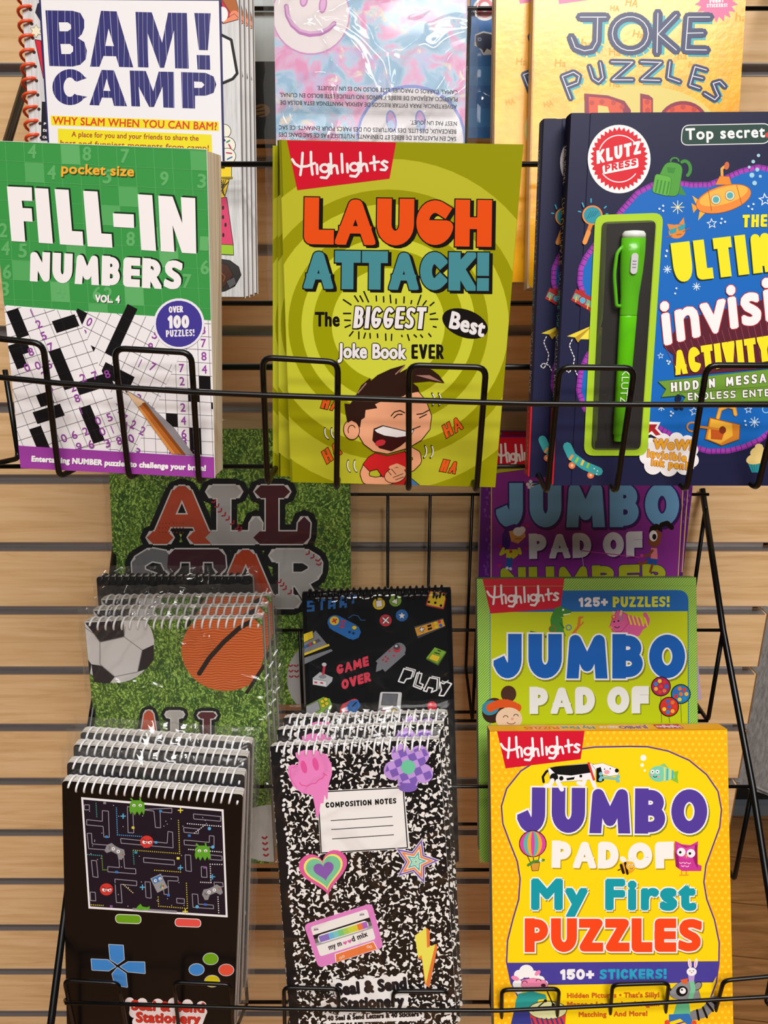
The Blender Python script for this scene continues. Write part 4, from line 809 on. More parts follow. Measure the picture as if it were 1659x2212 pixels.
# ---- tie dye pad in a clear bag
B = Book('stationery_pad', 'pastel tie dye pad with smiley faces in a clear bag with an upside-down warning', 'notepad', (589, -170), (1013, -170), .652, 10, -.5, bot=(790, 640))
T = .010; W2 = B.W/2
m = MB(); m.box(-W2, W2, .0005, T, 0, B.H, PAGES); B.part('page_block', m)
m = MB(); m.box(-W2, W2, 0, .0005, 0, B.H, TIEDYE); s = Sheet(B, m, 0, .35).z(*ZB)
s.ell((390, 95), 250, 258, '#c98abf'); s.ell((390, 92), 243, 250, '#e4dadc')
s.line([(232, 40), (240, 100), (270, 160), (320, 205), (380, 222), (450, 215), (500, 190), (540, 150)], 30, '#b56fb0'); s.line([(234, 40), (243, 98), (272, 152), (322, 194), (380, 210), (448, 205), (498, 180), (538, 150)], 17, '#d4a6cf'); s.ell((467, 30), 26, 56, '#c07ab8', rot=8); s.ell((467, 28), 17, 46, '#dba8d4', rot=8); s.ell((345, 0), 26, 44, '#c07ab8', rot=8); s.ell((345, -2), 17, 36, '#dba8d4', rot=8)
s.ell((1030, 890), 352, 348, '#7f8fd0'); s.ell((1030, 895), 336, 332, '#ded8dc')
for cx in (905, 1092): s.ell((cx, 775), 34, 70, '#7f8fd0', rot=-8); s.ell((cx, 775), 25, 58, '#c79cc8', rot=-8); s.ell((cx-3, 800), 22, 30, '#a9c0de', rot=-8)
B.part('front_cover', m)
bag(B, T, mx=.009, top=.02, bot=.006, front=.0016, seed=3, amp=.0022)
m = MB(); s = Sheet(B, m, -.0060, .4).z(*ZB)
for t, x0, x1, y, yy in (('CAMAS, CARROS O PARQUES. ESTE BOLSO NO ES UN JUGUETE.', 433, 1325, 570, 598), ('PLÁSTICO ALEJADAS DE BEBÉS Y NIÑOS. NO UTILICE ESTE BOLSO EN CUNAS,', 198, 1325, 614, 644), ('ADVERTENCIA: PARA EVITAR RIESGOS DE ASFIXIA, MANTENGA ESTA BOLSA DE', 200, 1320, 662, 690), ("N'EST PAS UN JOUET.", 1024, 1320, 788, 797), ('BERCEAUX, DES LITS, DES VOITURES OU DES PARCS POUR ENFANTS. CE SAC', 192, 1316, 820, 848), ("SAC EN PLASTIQUE DE BÉBÉS ET D'ENFANTS. N'UTILISEZ PAS CE SAC DANS DES", 192, 1316, 865, 893)):
    s.txt(t, (x1, yy), (x0, y), 27, '#231f26', r=.7)
B.part('warning_print', m)
# ---- gold joke puzzle books
B = Book('puzzle_book', 'shiny gold joke puzzle paperback with navy lettering, front copy with its full cover width showing', 'book', (1155, -130), (1619, -130), .652, 10, .6, bot=(1380, 622), group='shiny gold joke puzzle books')
m = B.paperback(.013, GOLD, '#c9b8a0', r=.006, pages=m_pages('#cfc4b4', '#8f8578', 700)); s = Sheet(B, m, 0, .3).z(*ZC)
rnd = random.Random(5)
for i in range(46):
    x, y = rnd.uniform(270, 1500), rnd.uniform(-250, 1650); h = rnd.uniform(34, 52); t = rnd.choice(('HA', 'Ha', 'HA', 'ha')); a = rnd.uniform(-.25, .25)
    s.txt(t, (x, y), (x+h*1.5, y-h*1.5*a), h, '#e0a41c', r=1.2)
for cx in (1,):
    s.poly([(410, 25), (395, -40), (640, -60), (640, -8)], '#e77aa4'); s.star((1350, 5), 132, 96, 18, '#ec6f9c'); fat(s, 'FUNNY', (1310, 20), (1395, 14), 26, 7, WHITE, gap=3); fat(s, 'STICKERS!', (1292, 46), (1415, 42), 22, 6, WHITE, gap=3)
NV, TL_ = '#2c3560', '#3fb0ba'
def strokes(s, polys, w, dx=16, dy=12):
    for P in polys: s.line([(x+dx, y+dy) for x, y in P], w, TL_, n=0)
    for P in polys: s.line(P, w, NV, n=4)
    for P in polys: s.line(P, 5, WHITE)
strokes(s, [[(535, 103), (690, 103)], [(640, 103), (635, 250), (610, 295), (560, 305), (505, 285), (482, 225)],
            [(835+108*math.cos(math.radians(a)), 202+102*math.sin(math.radians(a))) for a in range(0, 361, 20)],
            [(1000, 80), (994, 315)], [(1110, 90), (1000, 205), (1110, 300)], [(1310, 103), (1180, 103), (1165, 298), (1290, 300)], [(1175, 200), (1270, 198)]], 58)
strokes(s, [[(478, 590), (428, 458), (495, 432), (530, 455), (520, 495), (455, 520)], [(590, 398), (612, 470), (645, 492), (672, 465), (655, 375)], [(722, 370), (850, 372), (728, 478), (850, 478)], [(898, 370), (1020, 374), (900, 478), (1010, 482)],
            [(1072, 370), (1060, 465), (1130, 490)], [(1290, 420), (1222, 400), (1190, 510), (1250, 530)], [(1205, 455), (1268, 470)], [(1400, 520), (1370, 488), (1330, 500), (1345, 540), (1362, 575), (1340, 598), (1278, 560)]], 36, 12, 9)
s.ell((900, 800), 470, 285, '#e2cf72', n=48)
s.poly([(560, 560), (700, 572), (800, 605), (838, 660), (838, 760), (560, 760)], '#8c2240'); s.poly([(585, 580), (700, 590), (780, 620), (810, 760), (590, 760)], '#e0522c'); s.poly([(640, 630), (700, 640), (730, 760), (640, 760)], '#e2cf72')
s.poly([(893, 560), (945, 570), (970, 590), (970, 760), (893, 760)], '#8c2240'); s.poly([(908, 590), (960, 600), (960, 760), (908, 760)], '#e0522c'); s.ell((1150, 740), 150, 135, '#8c2240'); s.ell((1150, 752), 135, 125, '#e0522c'); s.ell((1170, 770), 80, 70, '#e2cf72')
s.dots([(605, 615), (665, 610), (735, 615), (785, 640), (935, 610), (938, 660), (1085, 655), (1150, 640), (1215, 655)], 15, '#c23a2c', 12)
B.part('front_cover', m)
C = B.dup('shiny gold joke puzzle paperback, rear copy showing its left strip', (1070, -128), (1534, -130), .667, 9.4, .6)
# pink triangle of the rear copy sits on its lower left
mm = MB(); cov = [c for c in C.children if c.name.startswith('front_cover')][0]
# ---- things behind, hooked on the top bar
B = Book('bagged_pad', 'blue wave pattern pad with a dark fish badge in a clear bag', 'notepad', (1018, -60), (1290, -60), .735, 8, 0, bot=(1100, 298))
m = MB(); W2 = B.W/2; m.box(-W2, W2, .0005, .008, 0, B.H, PAGES); B.part('page_block', m)
m = MB(); m.box(-W2, W2, 0, .0005, 0, B.H, pm('#1f6fb8', .3)); s = Sheet(B, m, 0, .3).z(980, 0, 3.35)
s.poly([(100, 480), (700, 480), (700, 620), (100, 620)], '#2f83c8'); s.poly([(100, 785), (700, 785), (700, 920), (100, 920)], '#2f83c8'); s.ell((225, 65), 85, 85, WHITE); s.ell((225, 60), 66, 68, '#d96a76'); s.ell((225, 50), 34, 36, WHITE)
s.poly([(155, 250), (215, 225), (285, 240), (330, 260), (330, 370), (290, 395), (215, 400), (180, 345), (150, 330)], '#d6d4d2'); s.poly([(160, 258), (215, 238), (270, 248), (300, 275), (300, 330), (268, 350), (272, 365), (240, 352), (218, 385), (205, 358), (170, 340), (158, 300)], '#15234a'); s.ell((188, 285), 14, 14, '#8aa0c0'); s.ell((188, 285), 6, 6, '#15234a')
B.part('front_cover', m); bag(B, .008, mx=.004, top=.01, bot=.002, seed=8, amp=.0014)
B = Book('bagged_pad', 'black pad with a silver foil top behind the tie dye pad', 'notepad', (500, -60), (640, -60), .735, 8, 0, bot=(570, 300))
m = MB(); W2 = B.W/2; m.box(-W2, W2, .0005, .008, 0, B.H, PAGES); B.part('page_block', m)
m = MB(); m.box(-W2, W2, 0, .0005, 0, B.H, pm('#0e0d0e', .3)); s = Sheet(B, m, 0, .3).z(440, 0, 3.35)
s.poly([(0, -400), (800, -400), (800, 445), (0, 445)], '#b8c0c0'); s.ell((420, 800), 60, 48, '#6a4a20'); s.lines([((365, 790), (430, 770)), ((365, 810), (440, 800)), ((380, 840), (440, 825))], 9, '#1a120a')
B.part('front_cover', m)
# ================================================================ lower rack, rear pocket
def letter(s, polys, w, fill, halo='#1c1b1c', rim='#c9c6c4', hw=34, rw=9):
    for P in polys: s.line(P, w+2*hw, halo)
    return polys
SLAB = {'A': [[(.12, .94), (.44, .08), (.56, .08), (.88, .94)], [(.02, .94), (.26, .94)], [(.70, .94), (.98, .94)], [(.26, .62), (.74, .62)]],
        'L': [[(.10, .07), (.55, .07)], [(.32, .07), (.32, .94)], [(.08, .94), (.92, .94), (.94, .66)]],
        'S': [[(.92, .30), (.80, .10), (.45, .05), (.14, .20), (.16, .42), (.50, .52), (.86, .62), (.86, .82), (.55, .95), (.2, .9), (.06, .68)]],
        'T': [[(.06, .30), (.08, .07), (.92, .07), (.94, .30)], [(.5, .07), (.5, .94)], [(.3, .94), (.7, .94)]],
        'R': [[(.05, .07), (.62, .07), (.84, .2), (.82, .4), (.6, .52), (.25, .52)], [(.25, .07), (.25, .94)], [(.06, .94), (.42, .94)], [(.5, .52), (.78, .94), (.98, .94)]]}
def slab(s, word, boxes, w, fills, hw=12, rw=3, halo='#17181a', rim='#cfccca'):
    L = []
    for ch, (x0, y0, x1, y1), c in zip(word, boxes, fills):
        L.append(([[(x0+(x1-x0)*a, y0+(y1-y0)*b) for a, b in P] for P in SLAB[ch]], c))
    for pl, c in L:
        for P in pl: s.line(P, w+2*(hw+rw), halo)
    for pl, c in L:
        for P in pl: s.line(P, w+2*rw, rim, n=4)
    for pl, c in L:
        for P in pl: s.line(P, w, c, n=2)
def stitches(s, P, k, a, col='#a8283a', w=3):
    for (x, y), (x2, y2) in zip(P, P[1:]):
        for i in range(k):
            t = i/k; p = np.array([x+(x2-x)*t, y+(y2-y)*t]); d = np.array([x2-x, y2-y])/np.hypot(x2-x, y2-y); q = np.array([-d[1], d[0]])
            s.lines([(p, p+q*a-d*a*.8), (p, p-q*a-d*a*.8)], w, col)
B = Book('drawing_pad', 'large turf pattern pad with big ball-textured letters behind the spiral notepads', 'notepad', (231, 926), (756, 926), .752, 11, 0, bot=(490, 1522))
T = .006; W2 = B.W/2
m = MB(); m.box(-W2, W2, .0005, T, 0, B.H, PAGES); B.part('page_block', m)
m = MB(); m.box(-W2, W2, 0, .0005, 0, B.H, GRASS); s = Sheet(B, m, 0, .4).z(0, 0, 1)
slab(s, 'ALLSTAR', [(328, 1054, 458, 1168), (448, 1054, 560, 1168), (552, 1054, 664, 1168), (286, 1192, 376, 1306), (368, 1192, 482, 1306), (466, 1192, 596, 1306), (590, 1192, 700, 1306)], 27, ['#b34a30', '#a9a6a5', '#4c2129', '#6f6e72', '#43202a', '#b2401f', '#b0adab'])
stitches(s, [(464, 1085), (478, 1105), (495, 1122), (515, 1140), (528, 1150)], 2, 6); stitches(s, [(668, 1196), (688, 1212), (692, 1230)], 2, 6); stitches(s, [(606, 1258), (618, 1272), (640, 1290)], 2, 6)
s.dots([(345+7*(i % 4)+30*(i//12), 1150-10*(i//4 % 3)) for i in range(24)], 1.6, '#8a3420', 6)
s.ell((675, 1465), 55, 72, '#b5b1b0'); stitches(s, [(628, 1440), (630, 1475)], 3, 5); stitches(s, [(640, 1440), (642, 1475)], 3, 5)
B.part('front_cover', m); bag(B, T, mx=.007, top=.022, bot=.004, seed=11, amp=.0008, mat=CLEAR)
# ---- purple pads
def jumbo(s, p0, p1, h, col, out, ow, w):
    fat(s, 'JUMBO', p0, p1, h, w, col, out=(out, ow), sh=('#8a8a18' if out == WHITE else '#4a1458', 7, 9), gap=24)
B = Book('puzzle_pad', 'purple giant puzzle pad with two cartoon girls, front copy behind the green pad', 'notepad', (1043, 944), (1497, 944), .735, 4.5, 0, H=.27, group='purple puzzle pads')
T = .010; W2 = B.W/2
m = MB(); m.box(-W2+.0004, W2-.0004, .0004, T, .0004, B.H-.0006, PAGES); B.part('page_block', m)
m = MB(); m.rbox(-W2, W2, 0, .0004, 0, B.H, .004, pm('#5d1f78', .35), corners='0011'); s = Sheet(B, m, 0, .35).z(*ZI)
rnd = random.Random(3)
for i in range(60):
    x = rnd.choice((rnd.uniform(110, 145), rnd.uniform(1190, 1232))); y = rnd.uniform(-40, 470)
    s.txt(rnd.choice('0123456789'), (x, y), (x+12, y-2), 18, '#7d44a0', r=.8)
s.poly([(155, -300), (1205, -300), (1170, 470), (153, 470)], '#8a3092'); s.lines([((156, -300), (153, 470)), ((1212, -300), (1170, 470))], 5, '#e0c070')
jumbo(s, (180, 200), (1178, 196), 242, '#6ea8d6', '#2a2668', 8, 74)
fat(s, 'PAD OF', (360, 371), (978, 358), 138, 44, '#e4e0e8', sh=('#4a1458', 6, 7), gap=10)
fat(s, 'NUMBER', (205, 570), (1112, 548), 152, 46, '#b2b82c', out=('#2a3a6a', 4), gap=14)
s.z(0, 0, 1); flag_logo(s, [(1064, 944), (1192, 944), (1188, 995), (1078, 1017)], (1074, 1000), (1180, 990), 40); s.poly([(1064, 1017), (1110, 1004), (1200, 996), (1200, 1004), (1066, 1023)], '#b5b82c'); s.z(*ZI)
# girl on the left
s.poly([(215, 330), (212, 240), (235, 195), (280, 180), (315, 195), (320, 230), (262, 230), (255, 300), (230, 335)], '#4a1f78'); s.poly([(250, 220), (335, 205), (340, 250), (300, 288), (262, 275)], '#e8a058'); s.ell((300, 222), 28, 24, WHITE); s.ell((322, 212), 18, 18, WHITE); s.line([(285, 262), (318, 258)], 4, '#a85a2a')
s.poly([(235, 320), (290, 318), (300, 350), (275, 370), (235, 365)], '#d6c42c'); s.line([(240, 325), (205, 345), (220, 315)], 16, '#d6c42c'); s.line([(288, 325), (312, 340), (305, 315)], 16, '#d6c42c'); s.line([(245, 370), (240, 412)], 16, '#2a5aa8'); s.line([(262, 370), (258, 412)], 16, '#2a5aa8'); s.dots([(240, 420), (258, 424)], 9, '#d8d8e8'); s.dots([(260, 330), (350, 190), (342, 312), (200, 300), (198, 405)], 9, '#c8304a', 6)
# girl on the right
s.poly([(1010, 230), (1018, 195), (1050, 178), (1080, 190), (1085, 225), (1060, 215)], '#15100f'); s.line([(1080, 185), (1110, 175), (1135, 200)], 26, '#15100f'); s.poly([(1010, 235), (1055, 210), (1082, 235), (1070, 290), (1040, 310), (1008, 290)], '#8a4a2c'); s.ell((1035, 245), 22, 30, WHITE); s.ell((1040, 250), 11, 16, '#15100f')
s.poly([(1022, 310), (1055, 312), (1058, 378), (1020, 372)], '#e8828a'); s.line([(1030, 325), (1010, 350), (980, 355)], 14, '#8a4a2c'); s.poly([(1000, 365), (1060, 372), (1050, 405), (990, 395)], '#2a52a0'); s.line([(1000, 385), (965, 400), (955, 388)], 13, '#8a4a2c'); s.line([(1030, 400), (1018, 440)], 13, '#8a4a2c'); s.line([(960, 362), (640, 325)], 5, '#d04a9a'); s.line([(640, 325), (650, 370), (655, 410)], 2.5, '#d8c8e0'); s.dots([(972, 352)], 10, '#d04a9a')
s.z(0, 0, 1); s.dots([(1140, 1046), (1146, 1040), (1150, 1048), (1143, 1052)], 4, '#e0dce4'); s.line([(1150, 1048), (1165, 1044)], 3, '#4a3a20')
B.part('front_cover', m); m = MB(); m.box(-W2, W2, 0, T, B.H-.0005, B.H+.0003, pm('#5d1f78', .35)); B.part('top_fold', m); m = MB(); m.box(-W2, W2, T, T+.0008, 0, B.H, pm('#8c8680', .6)); B.part('back_board', m)
B.shift('purple giant puzzle pad, rear copy showing only its right border', .0075, .0135, .001, .012)
# ---- lilac pad
B = Book('stationery_pad', 'pale lilac pad leaning crooked behind the green pad', 'notepad', (1308, 1443), (1506, 1414), .715, 11, 0, H=.05)
m = MB(); W2 = B.W/2; m.box(-W2, W2, .0005, .004, 0, B.H, PAGES); B.part('page_block', m); m = MB(); m.box(-W2, W2, 0, .0005, 0, B.H, pm('#d8bede', .35)); s = Sheet(B, m, 0, .35).z(*ZI); s.line([(1302, 1050), (1310, 1180)], 4, '#b890c4'); B.part('front_cover', m)

# ================================================================ lower rack, middle pocket
def notepad(name, label, TL, TR, Y, lean, yaw, H, bot, T, cover, group=None, coil=COILW, edge=PAGES):
    B = Book(name, label, 'notepad', TL, TR, Y, lean, yaw, H=H, bot=bot, group=group); W2 = B.W/2
    m = MB(); m.box(-W2+.0005, W2-.0002, .0006, T-.0008, .0004, B.H-.0004, edge); B.part('page_block', m)
    m = MB(); m.rbox(-W2, W2, T-.0008, T, 0, B.H, .003, pm('#d6d6da', .4)); B.part('back_cover', m)
    m = MB(); m.rbox(-W2, W2, 0, .0005, 0, B.H, .003, M_(cover, .25)); return B, m
# ---- turf notepads with balls
B, m = notepad('spiral_notepad', 'front turf spiral notepad of its stack, with soccer ball and basketball', (182, 1341), (566, 1336), .640, 8, -.9, None, (390, 1866), .011, GRASS, group='turf spiral notepads in bags')
T = .011; s = Sheet(B, m, 0, .35).z(*ZG)
s.ell((740, 985), 248, 245, '#d6d2d0', n=48)
for q in ([(545, 845), (790, 830), (795, 935), (640, 970), (600, 915)], [(910, 1020), (985, 985), (985, 1080), (940, 1140), (880, 1160)], [(585, 1110), (650, 1120), (735, 1190), (700, 1235), (600, 1225)], [(500, 1070), (560, 1075), (585, 1110), (575, 1180), (520, 1180)]): s.poly(q, '#2a2528')
for P in ([(640, 970), (640, 1110), (735, 1190), (880, 1160), (910, 1020), (795, 935), (640, 970)], [(510, 850), (600, 915), (640, 970)], [(795, 935), (800, 870)], [(880, 1160), (735, 1190)]): s.line(P, 5, '#8d8888')
s.ell((1445, 1020), 283, 262, BASKET, n=48); s.z(0, 0, 1); s.poly([(550, 1492), (575, 1400), (582, 1494)], GRASS)
s.z(*ZG); s.line([(1275, 1170), (1340, 1070), (1430, 970), (1530, 880), (1600, 840)], 30, '#241a18'); s.line([(1190, 870), (1215, 838)], 22, '#241a18'); s.line([(1580, 1290), (1650, 1180), (1690, 1120)], 22, '#241a18')
s.z(0, 0, 1); slab(s, 'ALL', [(298, 1533, 345, 1640), (358, 1536, 418, 1640), (428, 1538, 488, 1640)], 14, ['#c2553a', '#b9b4ae', '#5d2a30'], hw=7, rw=2.5)
s.ell((590, 1800), 95, 62, '#cfccc8'); stitches(s, [(572, 1812), (576, 1862)], 4, 6, '#b02a3a', 4)
B.part('front_cover', m); coil_top(B, T, COILW); bag(B, T, seed=21, mx=.008, top=.011)
B.shift('turf spiral notepad in a crinkled bag, second in its stack', .0022, .0175, .0035)
B.shift('turf spiral notepad in a crinkled bag, third in its stack', .0040, .0345, .0065)
B2, m = notepad('spiral_notepad', 'black coiled notepad at the very back of the turf notepad stack', (208, 1246), (545, 1244), .700, 9, -.9, .24, None, .008, '#17171a', coil=COILK)
B2.part('front_cover', m); coil_top(B2, .008, COILK, 22); bag(B2, .008, seed=5, mx=.006)
# ---- black video game notepad
B, m = notepad('spiral_notepad', 'black shrink wrapped notepad with red game over lettering and cartoon controllers', (652, 1279), (974, 1269), .672, 16.7, -.6, None, (820, 1867), .009, '#121316', coil=COILK, edge=pm('#1a1a1c', .4))
T = .009; s = Sheet(B, m, 0, .3).z(*ZH)
bl, yl, gr, rd, gn = '#2d6cb4', '#e3c630', '#7e7f86', '#d8424e', '#7fae3c'
def px5(P, c, u):      # blocky lettering
    for x, y, w, h in P: s.poly([(x, y), (x+w, y-w*.09), (x+w+h*.03, y+h-w*.09), (x+h*.03, y+h)], c)
for ox, oy, cells in ((365, 705, ((0, 0, 3), (0, 1, 1), (0, 2, 3), (2, 3, 1), (0, 4, 3))), (435, 695, ((0, 0, 3), (1, 1, 1), (1, 2, 1), (1, 3, 1), (1, 4, 1))), (500, 688, ((1, 0, 1), (0, 1, 3), (0, 2, 1), (2, 2, 1), (0, 3, 3), (0, 4, 1), (2, 4, 1))), (572, 680, ((0, 0, 3), (0, 1, 1), (2, 1, 1), (0, 2, 2), (0, 3, 3), (0, 4, 1), (2, 4, 1))), (635, 668, ((0, 0, 3), (1, 1, 1), (1, 2, 1), (1, 3, 1)))):
    for cx, cy, w in cells: s.poly([(ox+cx*16, oy+cy*14), (ox+(cx+w)*16, oy+cy*14-3), (ox+(cx+w)*16, oy+cy*14+11), (ox+cx*16, oy+cy*14+14)], bl)
for c, k in (((825, 723), yl), ((930, 703), gn), ((868, 830), '#c83a48'), ((972, 798), bl)): s.ell(c, 39, 38, k)
s.rquad([(806, 706), (842, 700), (848, 740), (810, 746)], 4, WHITE, BLACK, 3); s.poly([(905, 712), (940, 683), (942, 726)], WHITE, BLACK, 3); s.lines([((848, 812), (890, 848)), ((850, 850), (888, 808))], 16, BLACK); s.lines([((849, 813), (889, 847)), ((851, 849), (887, 809))], 9, WHITE); s.star((972, 800), 24, 10, 5, WHITE, out=BLACK, ow=2)
s.rquad([(1150, 640), (1262, 655), (1240, 760), (1124, 735)], 10, '#c83a48'); s.rquad([(1156, 645), (1256, 660), (1235, 750), (1132, 728)], 10, yl); s.poly([(1180, 655), (1212, 660), (1192, 700)], BLACK); s.dots([(1186, 717), (1145, 712), (1240, 665), (1222, 735)], 9, BLACK)
s.line([(545, 845), (660, 905)], 100, bl); s.ell((545, 840), 48, 44, bl); s.ell((655, 905), 50, 45, bl); s.ell((540, 832), 30, 28, yl); s.lines([((525, 840), (557, 822)), ((533, 818), (550, 848))], 11, '#c83a48'); s.ell((668, 876), 15, 12, yl, out=BLACK, ow=2); s.dots([(637, 905), (662, 912)], 9, '#14305a')
for i in range(3): s.line([(588-6*i, 832+18*i), (610-6*i, 838+18*i)], 10, '#c83a48')
s.line([(630, 815), (660, 795), (690, 800), (710, 828), (738, 828)], 4, bl)
s.poly([(1050, 870), (1235, 815), (1252, 868), (1075, 945)], '#4a4a50'); s.poly([(1055, 878), (1235, 822), (1248, 865), (1070, 930)], '#e0a03c'); s.lines([((1082, 893), (1118, 882)), ((1094, 872), (1104, 905))], 15, BLACK); s.lines([((1085, 892), (1115, 883)), ((1096, 875), (1102, 902))], 8, WHITE); s.lines([((1135, 868), (1160, 860)), ((1138, 888), (1165, 878))], 13, BLACK); s.dots([(1187, 847), (1193, 872)], 11, yl); s.dots([(1212, 838)], 11, '#c83a48'); s.dots([(1220, 862)], 11, bl)
s.poly([(335, 985), (420, 895), (530, 1025), (345, 1112)], gr); s.poly([(335, 1050), (520, 985), (530, 1010), (338, 1072)], BLACK); s.poly([(335, 1045), (505, 980), (510, 992), (335, 1060)], yl); s.poly([(338, 920), (400, 897), (406, 940), (342, 972)], yl, BLACK, 3); s.poly([(335, 1000), (440, 945), (455, 962), (338, 1015)], '#55555c'); s.dots([(355, 997)], 9, bl); s.dots([(385, 982)], 9, '#c83a48'); s.dots([(412, 970)], 9, yl)
fat(s, 'GAME', (556, 1180), (762, 1120), 64, 19, '#e0455a', up=(-.1, -1), gap=5); fat(s, 'OVER', (588, 1276), (776, 1218), 64, 19, '#e0455a', up=(-.1, -1), gap=5)
s.line([(965, 1010), (835, 1125)], 92, gr, n=0); s.ell((955, 1015), 42, 42, gr); s.poly([(930, 980), (990, 1040), (835, 1150), (805, 1160), (812, 1110)], gr); s.ell((940, 1010), 24, 26, '#c83a48'); s.ell((938, 998), 20, 20, '#4a4a50'); s.ell((936, 994), 9, 8, '#c8c8d0'); s.dots([(893, 1026), (921, 1056)], 8, '#c83a48'); s.dots([(868, 1062), (852, 1082), (883, 1075), (872, 1092)], 9, '#b03a48', 4)
s.poly([(1125, 1078), (1180, 1005), (1257, 1035), (1205, 1120)], '#4a6a2a'); s.poly([(1128, 1070), (1182, 1002), (1255, 1030), (1200, 1108)], gn); s.poly([(1145, 1075), (1165, 1045), (1218, 1062), (1198, 1095)], yl, BLACK, 2); s.lines([((1180, 1035), (1215, 1045)), ((1200, 1020), (1222, 1028))], 6, BLACK)
s.poly([(400, 1200), (448, 1160), (530, 1195), (525, 1220), (490, 1255), (402, 1240)], '#b8b9be'); s.poly([(402, 1205), (490, 1220), (490, 1255), (402, 1240)], '#d8d8dc', BLACK, 2); s.line([(468, 1175), (478, 1110)], 16, '#c83a48'); s.ell((475, 1112), 15, 12, '#c8c8d0'); s.ell((465, 1190), 24, 12, '#8a8a90'); s.lines([((412, 1225), (430, 1228)), ((450, 1228), (468, 1232))], 10, '#c83a48')
for P in ([(985, 1138), (1045, 1155), (1030, 1200), (1000, 1205), (985, 1230), (950, 1220), (985, 1138)], [(1070, 1165), (1045, 1250), (1095, 1270), (1108, 1240), (1085, 1230), (1100, 1170), (1070, 1165)], [(1150, 1195), (1200, 1205), (1195, 1275), (1160, 1290), (1170, 1265), (1140, 1258), (1130, 1285), (1110, 1278), (1150, 1195)], [(1215, 1225), (1240, 1235), (1255, 1222), (1290, 1235), (1240, 1312), (1210, 1310), (1225, 1275), (1215, 1225)]):
    s.line(P, 9, WHITE); s.line([(x+14, y-8) for x, y in P[:3]], 6, WHITE)
s.poly([(340, 1385), (470, 1320), (510, 1330), (527, 1375), (510, 1420), (380, 1470), (340, 1470)], gn); s.poly([(340, 1390), (435, 1345), (450, 1400), (380, 1440), (340, 1448)], '#9a9aa2', BLACK, 3)
for c in ((485, 1335), (462, 1348), (492, 1362), (468, 1375)): s.ell(c, 12, 11, yl, out=BLACK, ow=2)
s.ell((492, 1410), 14, 14, '#9a9aa2', out=BLACK, ow=2)
s.line([(600, 1440), (610, 1390), (670, 1360)], 60, '#d8424e'); s.poly([(605, 1395), (640, 1345), (690, 1338), (710, 1375), (680, 1415), (640, 1425)], bl); s.line([(655, 1380), (680, 1355)], 8, BLACK)
s.rquad([(835, 1288), (972, 1290), (955, 1480), (810, 1480)], 12, '#d9d8da', '#55565c', 3); s.poly([(852, 1300), (945, 1302), (935, 1375), (842, 1370)], '#6f7076', BLACK, 3); s.ell((853, 1420), 40, 34, '#9a9aa0'); s.lines([((835, 1420), (872, 1420)), ((853, 1400), (853, 1440))], 14, '#d03a48'); s.ell((922, 1412), 19, 17, yl, out=BLACK, ow=3); s.poly([(913, 1420), (922, 1402), (931, 1420)], BLACK)
s.line([(1168, 1400), (1172, 1470)], 16, '#8a8a90'); s.ell((1165, 1378), 31, 30, '#e0364a'); s.ell((1156, 1366), 8, 7, '#f0a0a8')
B.part('front_cover', m); coil_top(B, T, COILK, 22, r=.0011); bag(B, T, mx=.0014, top=.0045, bot=.001, front=.0012, seed=31, amp=.0003, mat=CLEAR, name='shrink_wrap')
# ---- green pad
def pad_body(B, T, cov, side='#8c8a88', r=.01):
    W2 = B.W/2
    m = MB(); m.rbox(-W2+.0004, W2-.0004, .0006, T-.001, .0004, B.H-.0005, r, m_pages('#c4c2c0', '#8f8d8c', 800), corners='0011'); B.part('page_block', m)
    m = MB(); m.rbox(-W2, W2, T-.001, T, 0, B.H, r, pm(side, .6), corners='0011'); B.part('back_board', m)
    m = MB(); m.rbox(-W2, W2, 0, .0005, 0, B.H, r, M_(cov, .35), corners='0011'); return m
B = Book('puzzle_pad', 'green striped giant puzzle pad with two dinosaurs behind the yellow pad', 'notepad', (1030, 1250), (1504, 1247), .672, 19, -1.4, bot=(1270, 1864))
T = .017; W2 = B.W/2; m = pad_body(B, T, '#5fa63a'); s = Sheet(B, m, 0, .35).z(*ZI)
s.lines([((60+14*i, 2100), (60+14*i+1640, 460)) for i in range(-130, 96)], 5.5, '#b6d860')
s.rquad([(146, 545), (1226, 540), (1231, 2000), (146, 2000)], 60, '#1f69b8'); s.poly([(149, 660), (1222, 655), (1226, 1990), (149, 1990)], '#c3cf10')
flag_logo(s, [(106, 476), (552, 474), (530, 640), (150, 668)], (135, 618), (524, 600), 100); s.lines([((75, 520), (1272, 515))], 2, '#8ac050')
fat(s, '125+', (630, 632), (788, 630), 52, 14, WHITE, gap=6); fat(s, 'PUZZLES!', (815, 634), (1124, 632), 58, 15, '#dfe338', gap=6)
# dinosaurs
s.line([(370, 768), (400, 775), (430, 798), (470, 790)], 12, '#2f6a2a'); s.line([(520, 655), (500, 700), (505, 760)], 50, '#3f8a34'); s.poly([(505, 640), (530, 628), (592, 655), (585, 668), (545, 670), (548, 685), (520, 690)], '#3f8a34'); s.poly([(470, 800), (490, 700), (540, 690), (548, 760), (560, 790), (530, 800)], '#3f8a34'); s.ell((486, 752), 16, 16, '#3f8a34', out='#b0542a', ow=4); s.lines([((545, 675), (585, 668))], 5, WHITE); s.ell((545, 648), 6, 6, WHITE)
s.line([(530, 720), (548, 745)], 8, '#2f6a2a'); s.line([(635, 690), (628, 740), (600, 775), (590, 800), (610, 820)], 14, '#d87a2c'); s.line([(620, 750), (655, 715)], 8, '#d87a2c'); s.line([(610, 770), (630, 800)], 9, '#d87a2c'); s.line([(635, 690), (650, 688)], 10, '#d87a2c'); s.arc((575, 744), 14, 14, 6, '#5a8ab0', 0, 360)
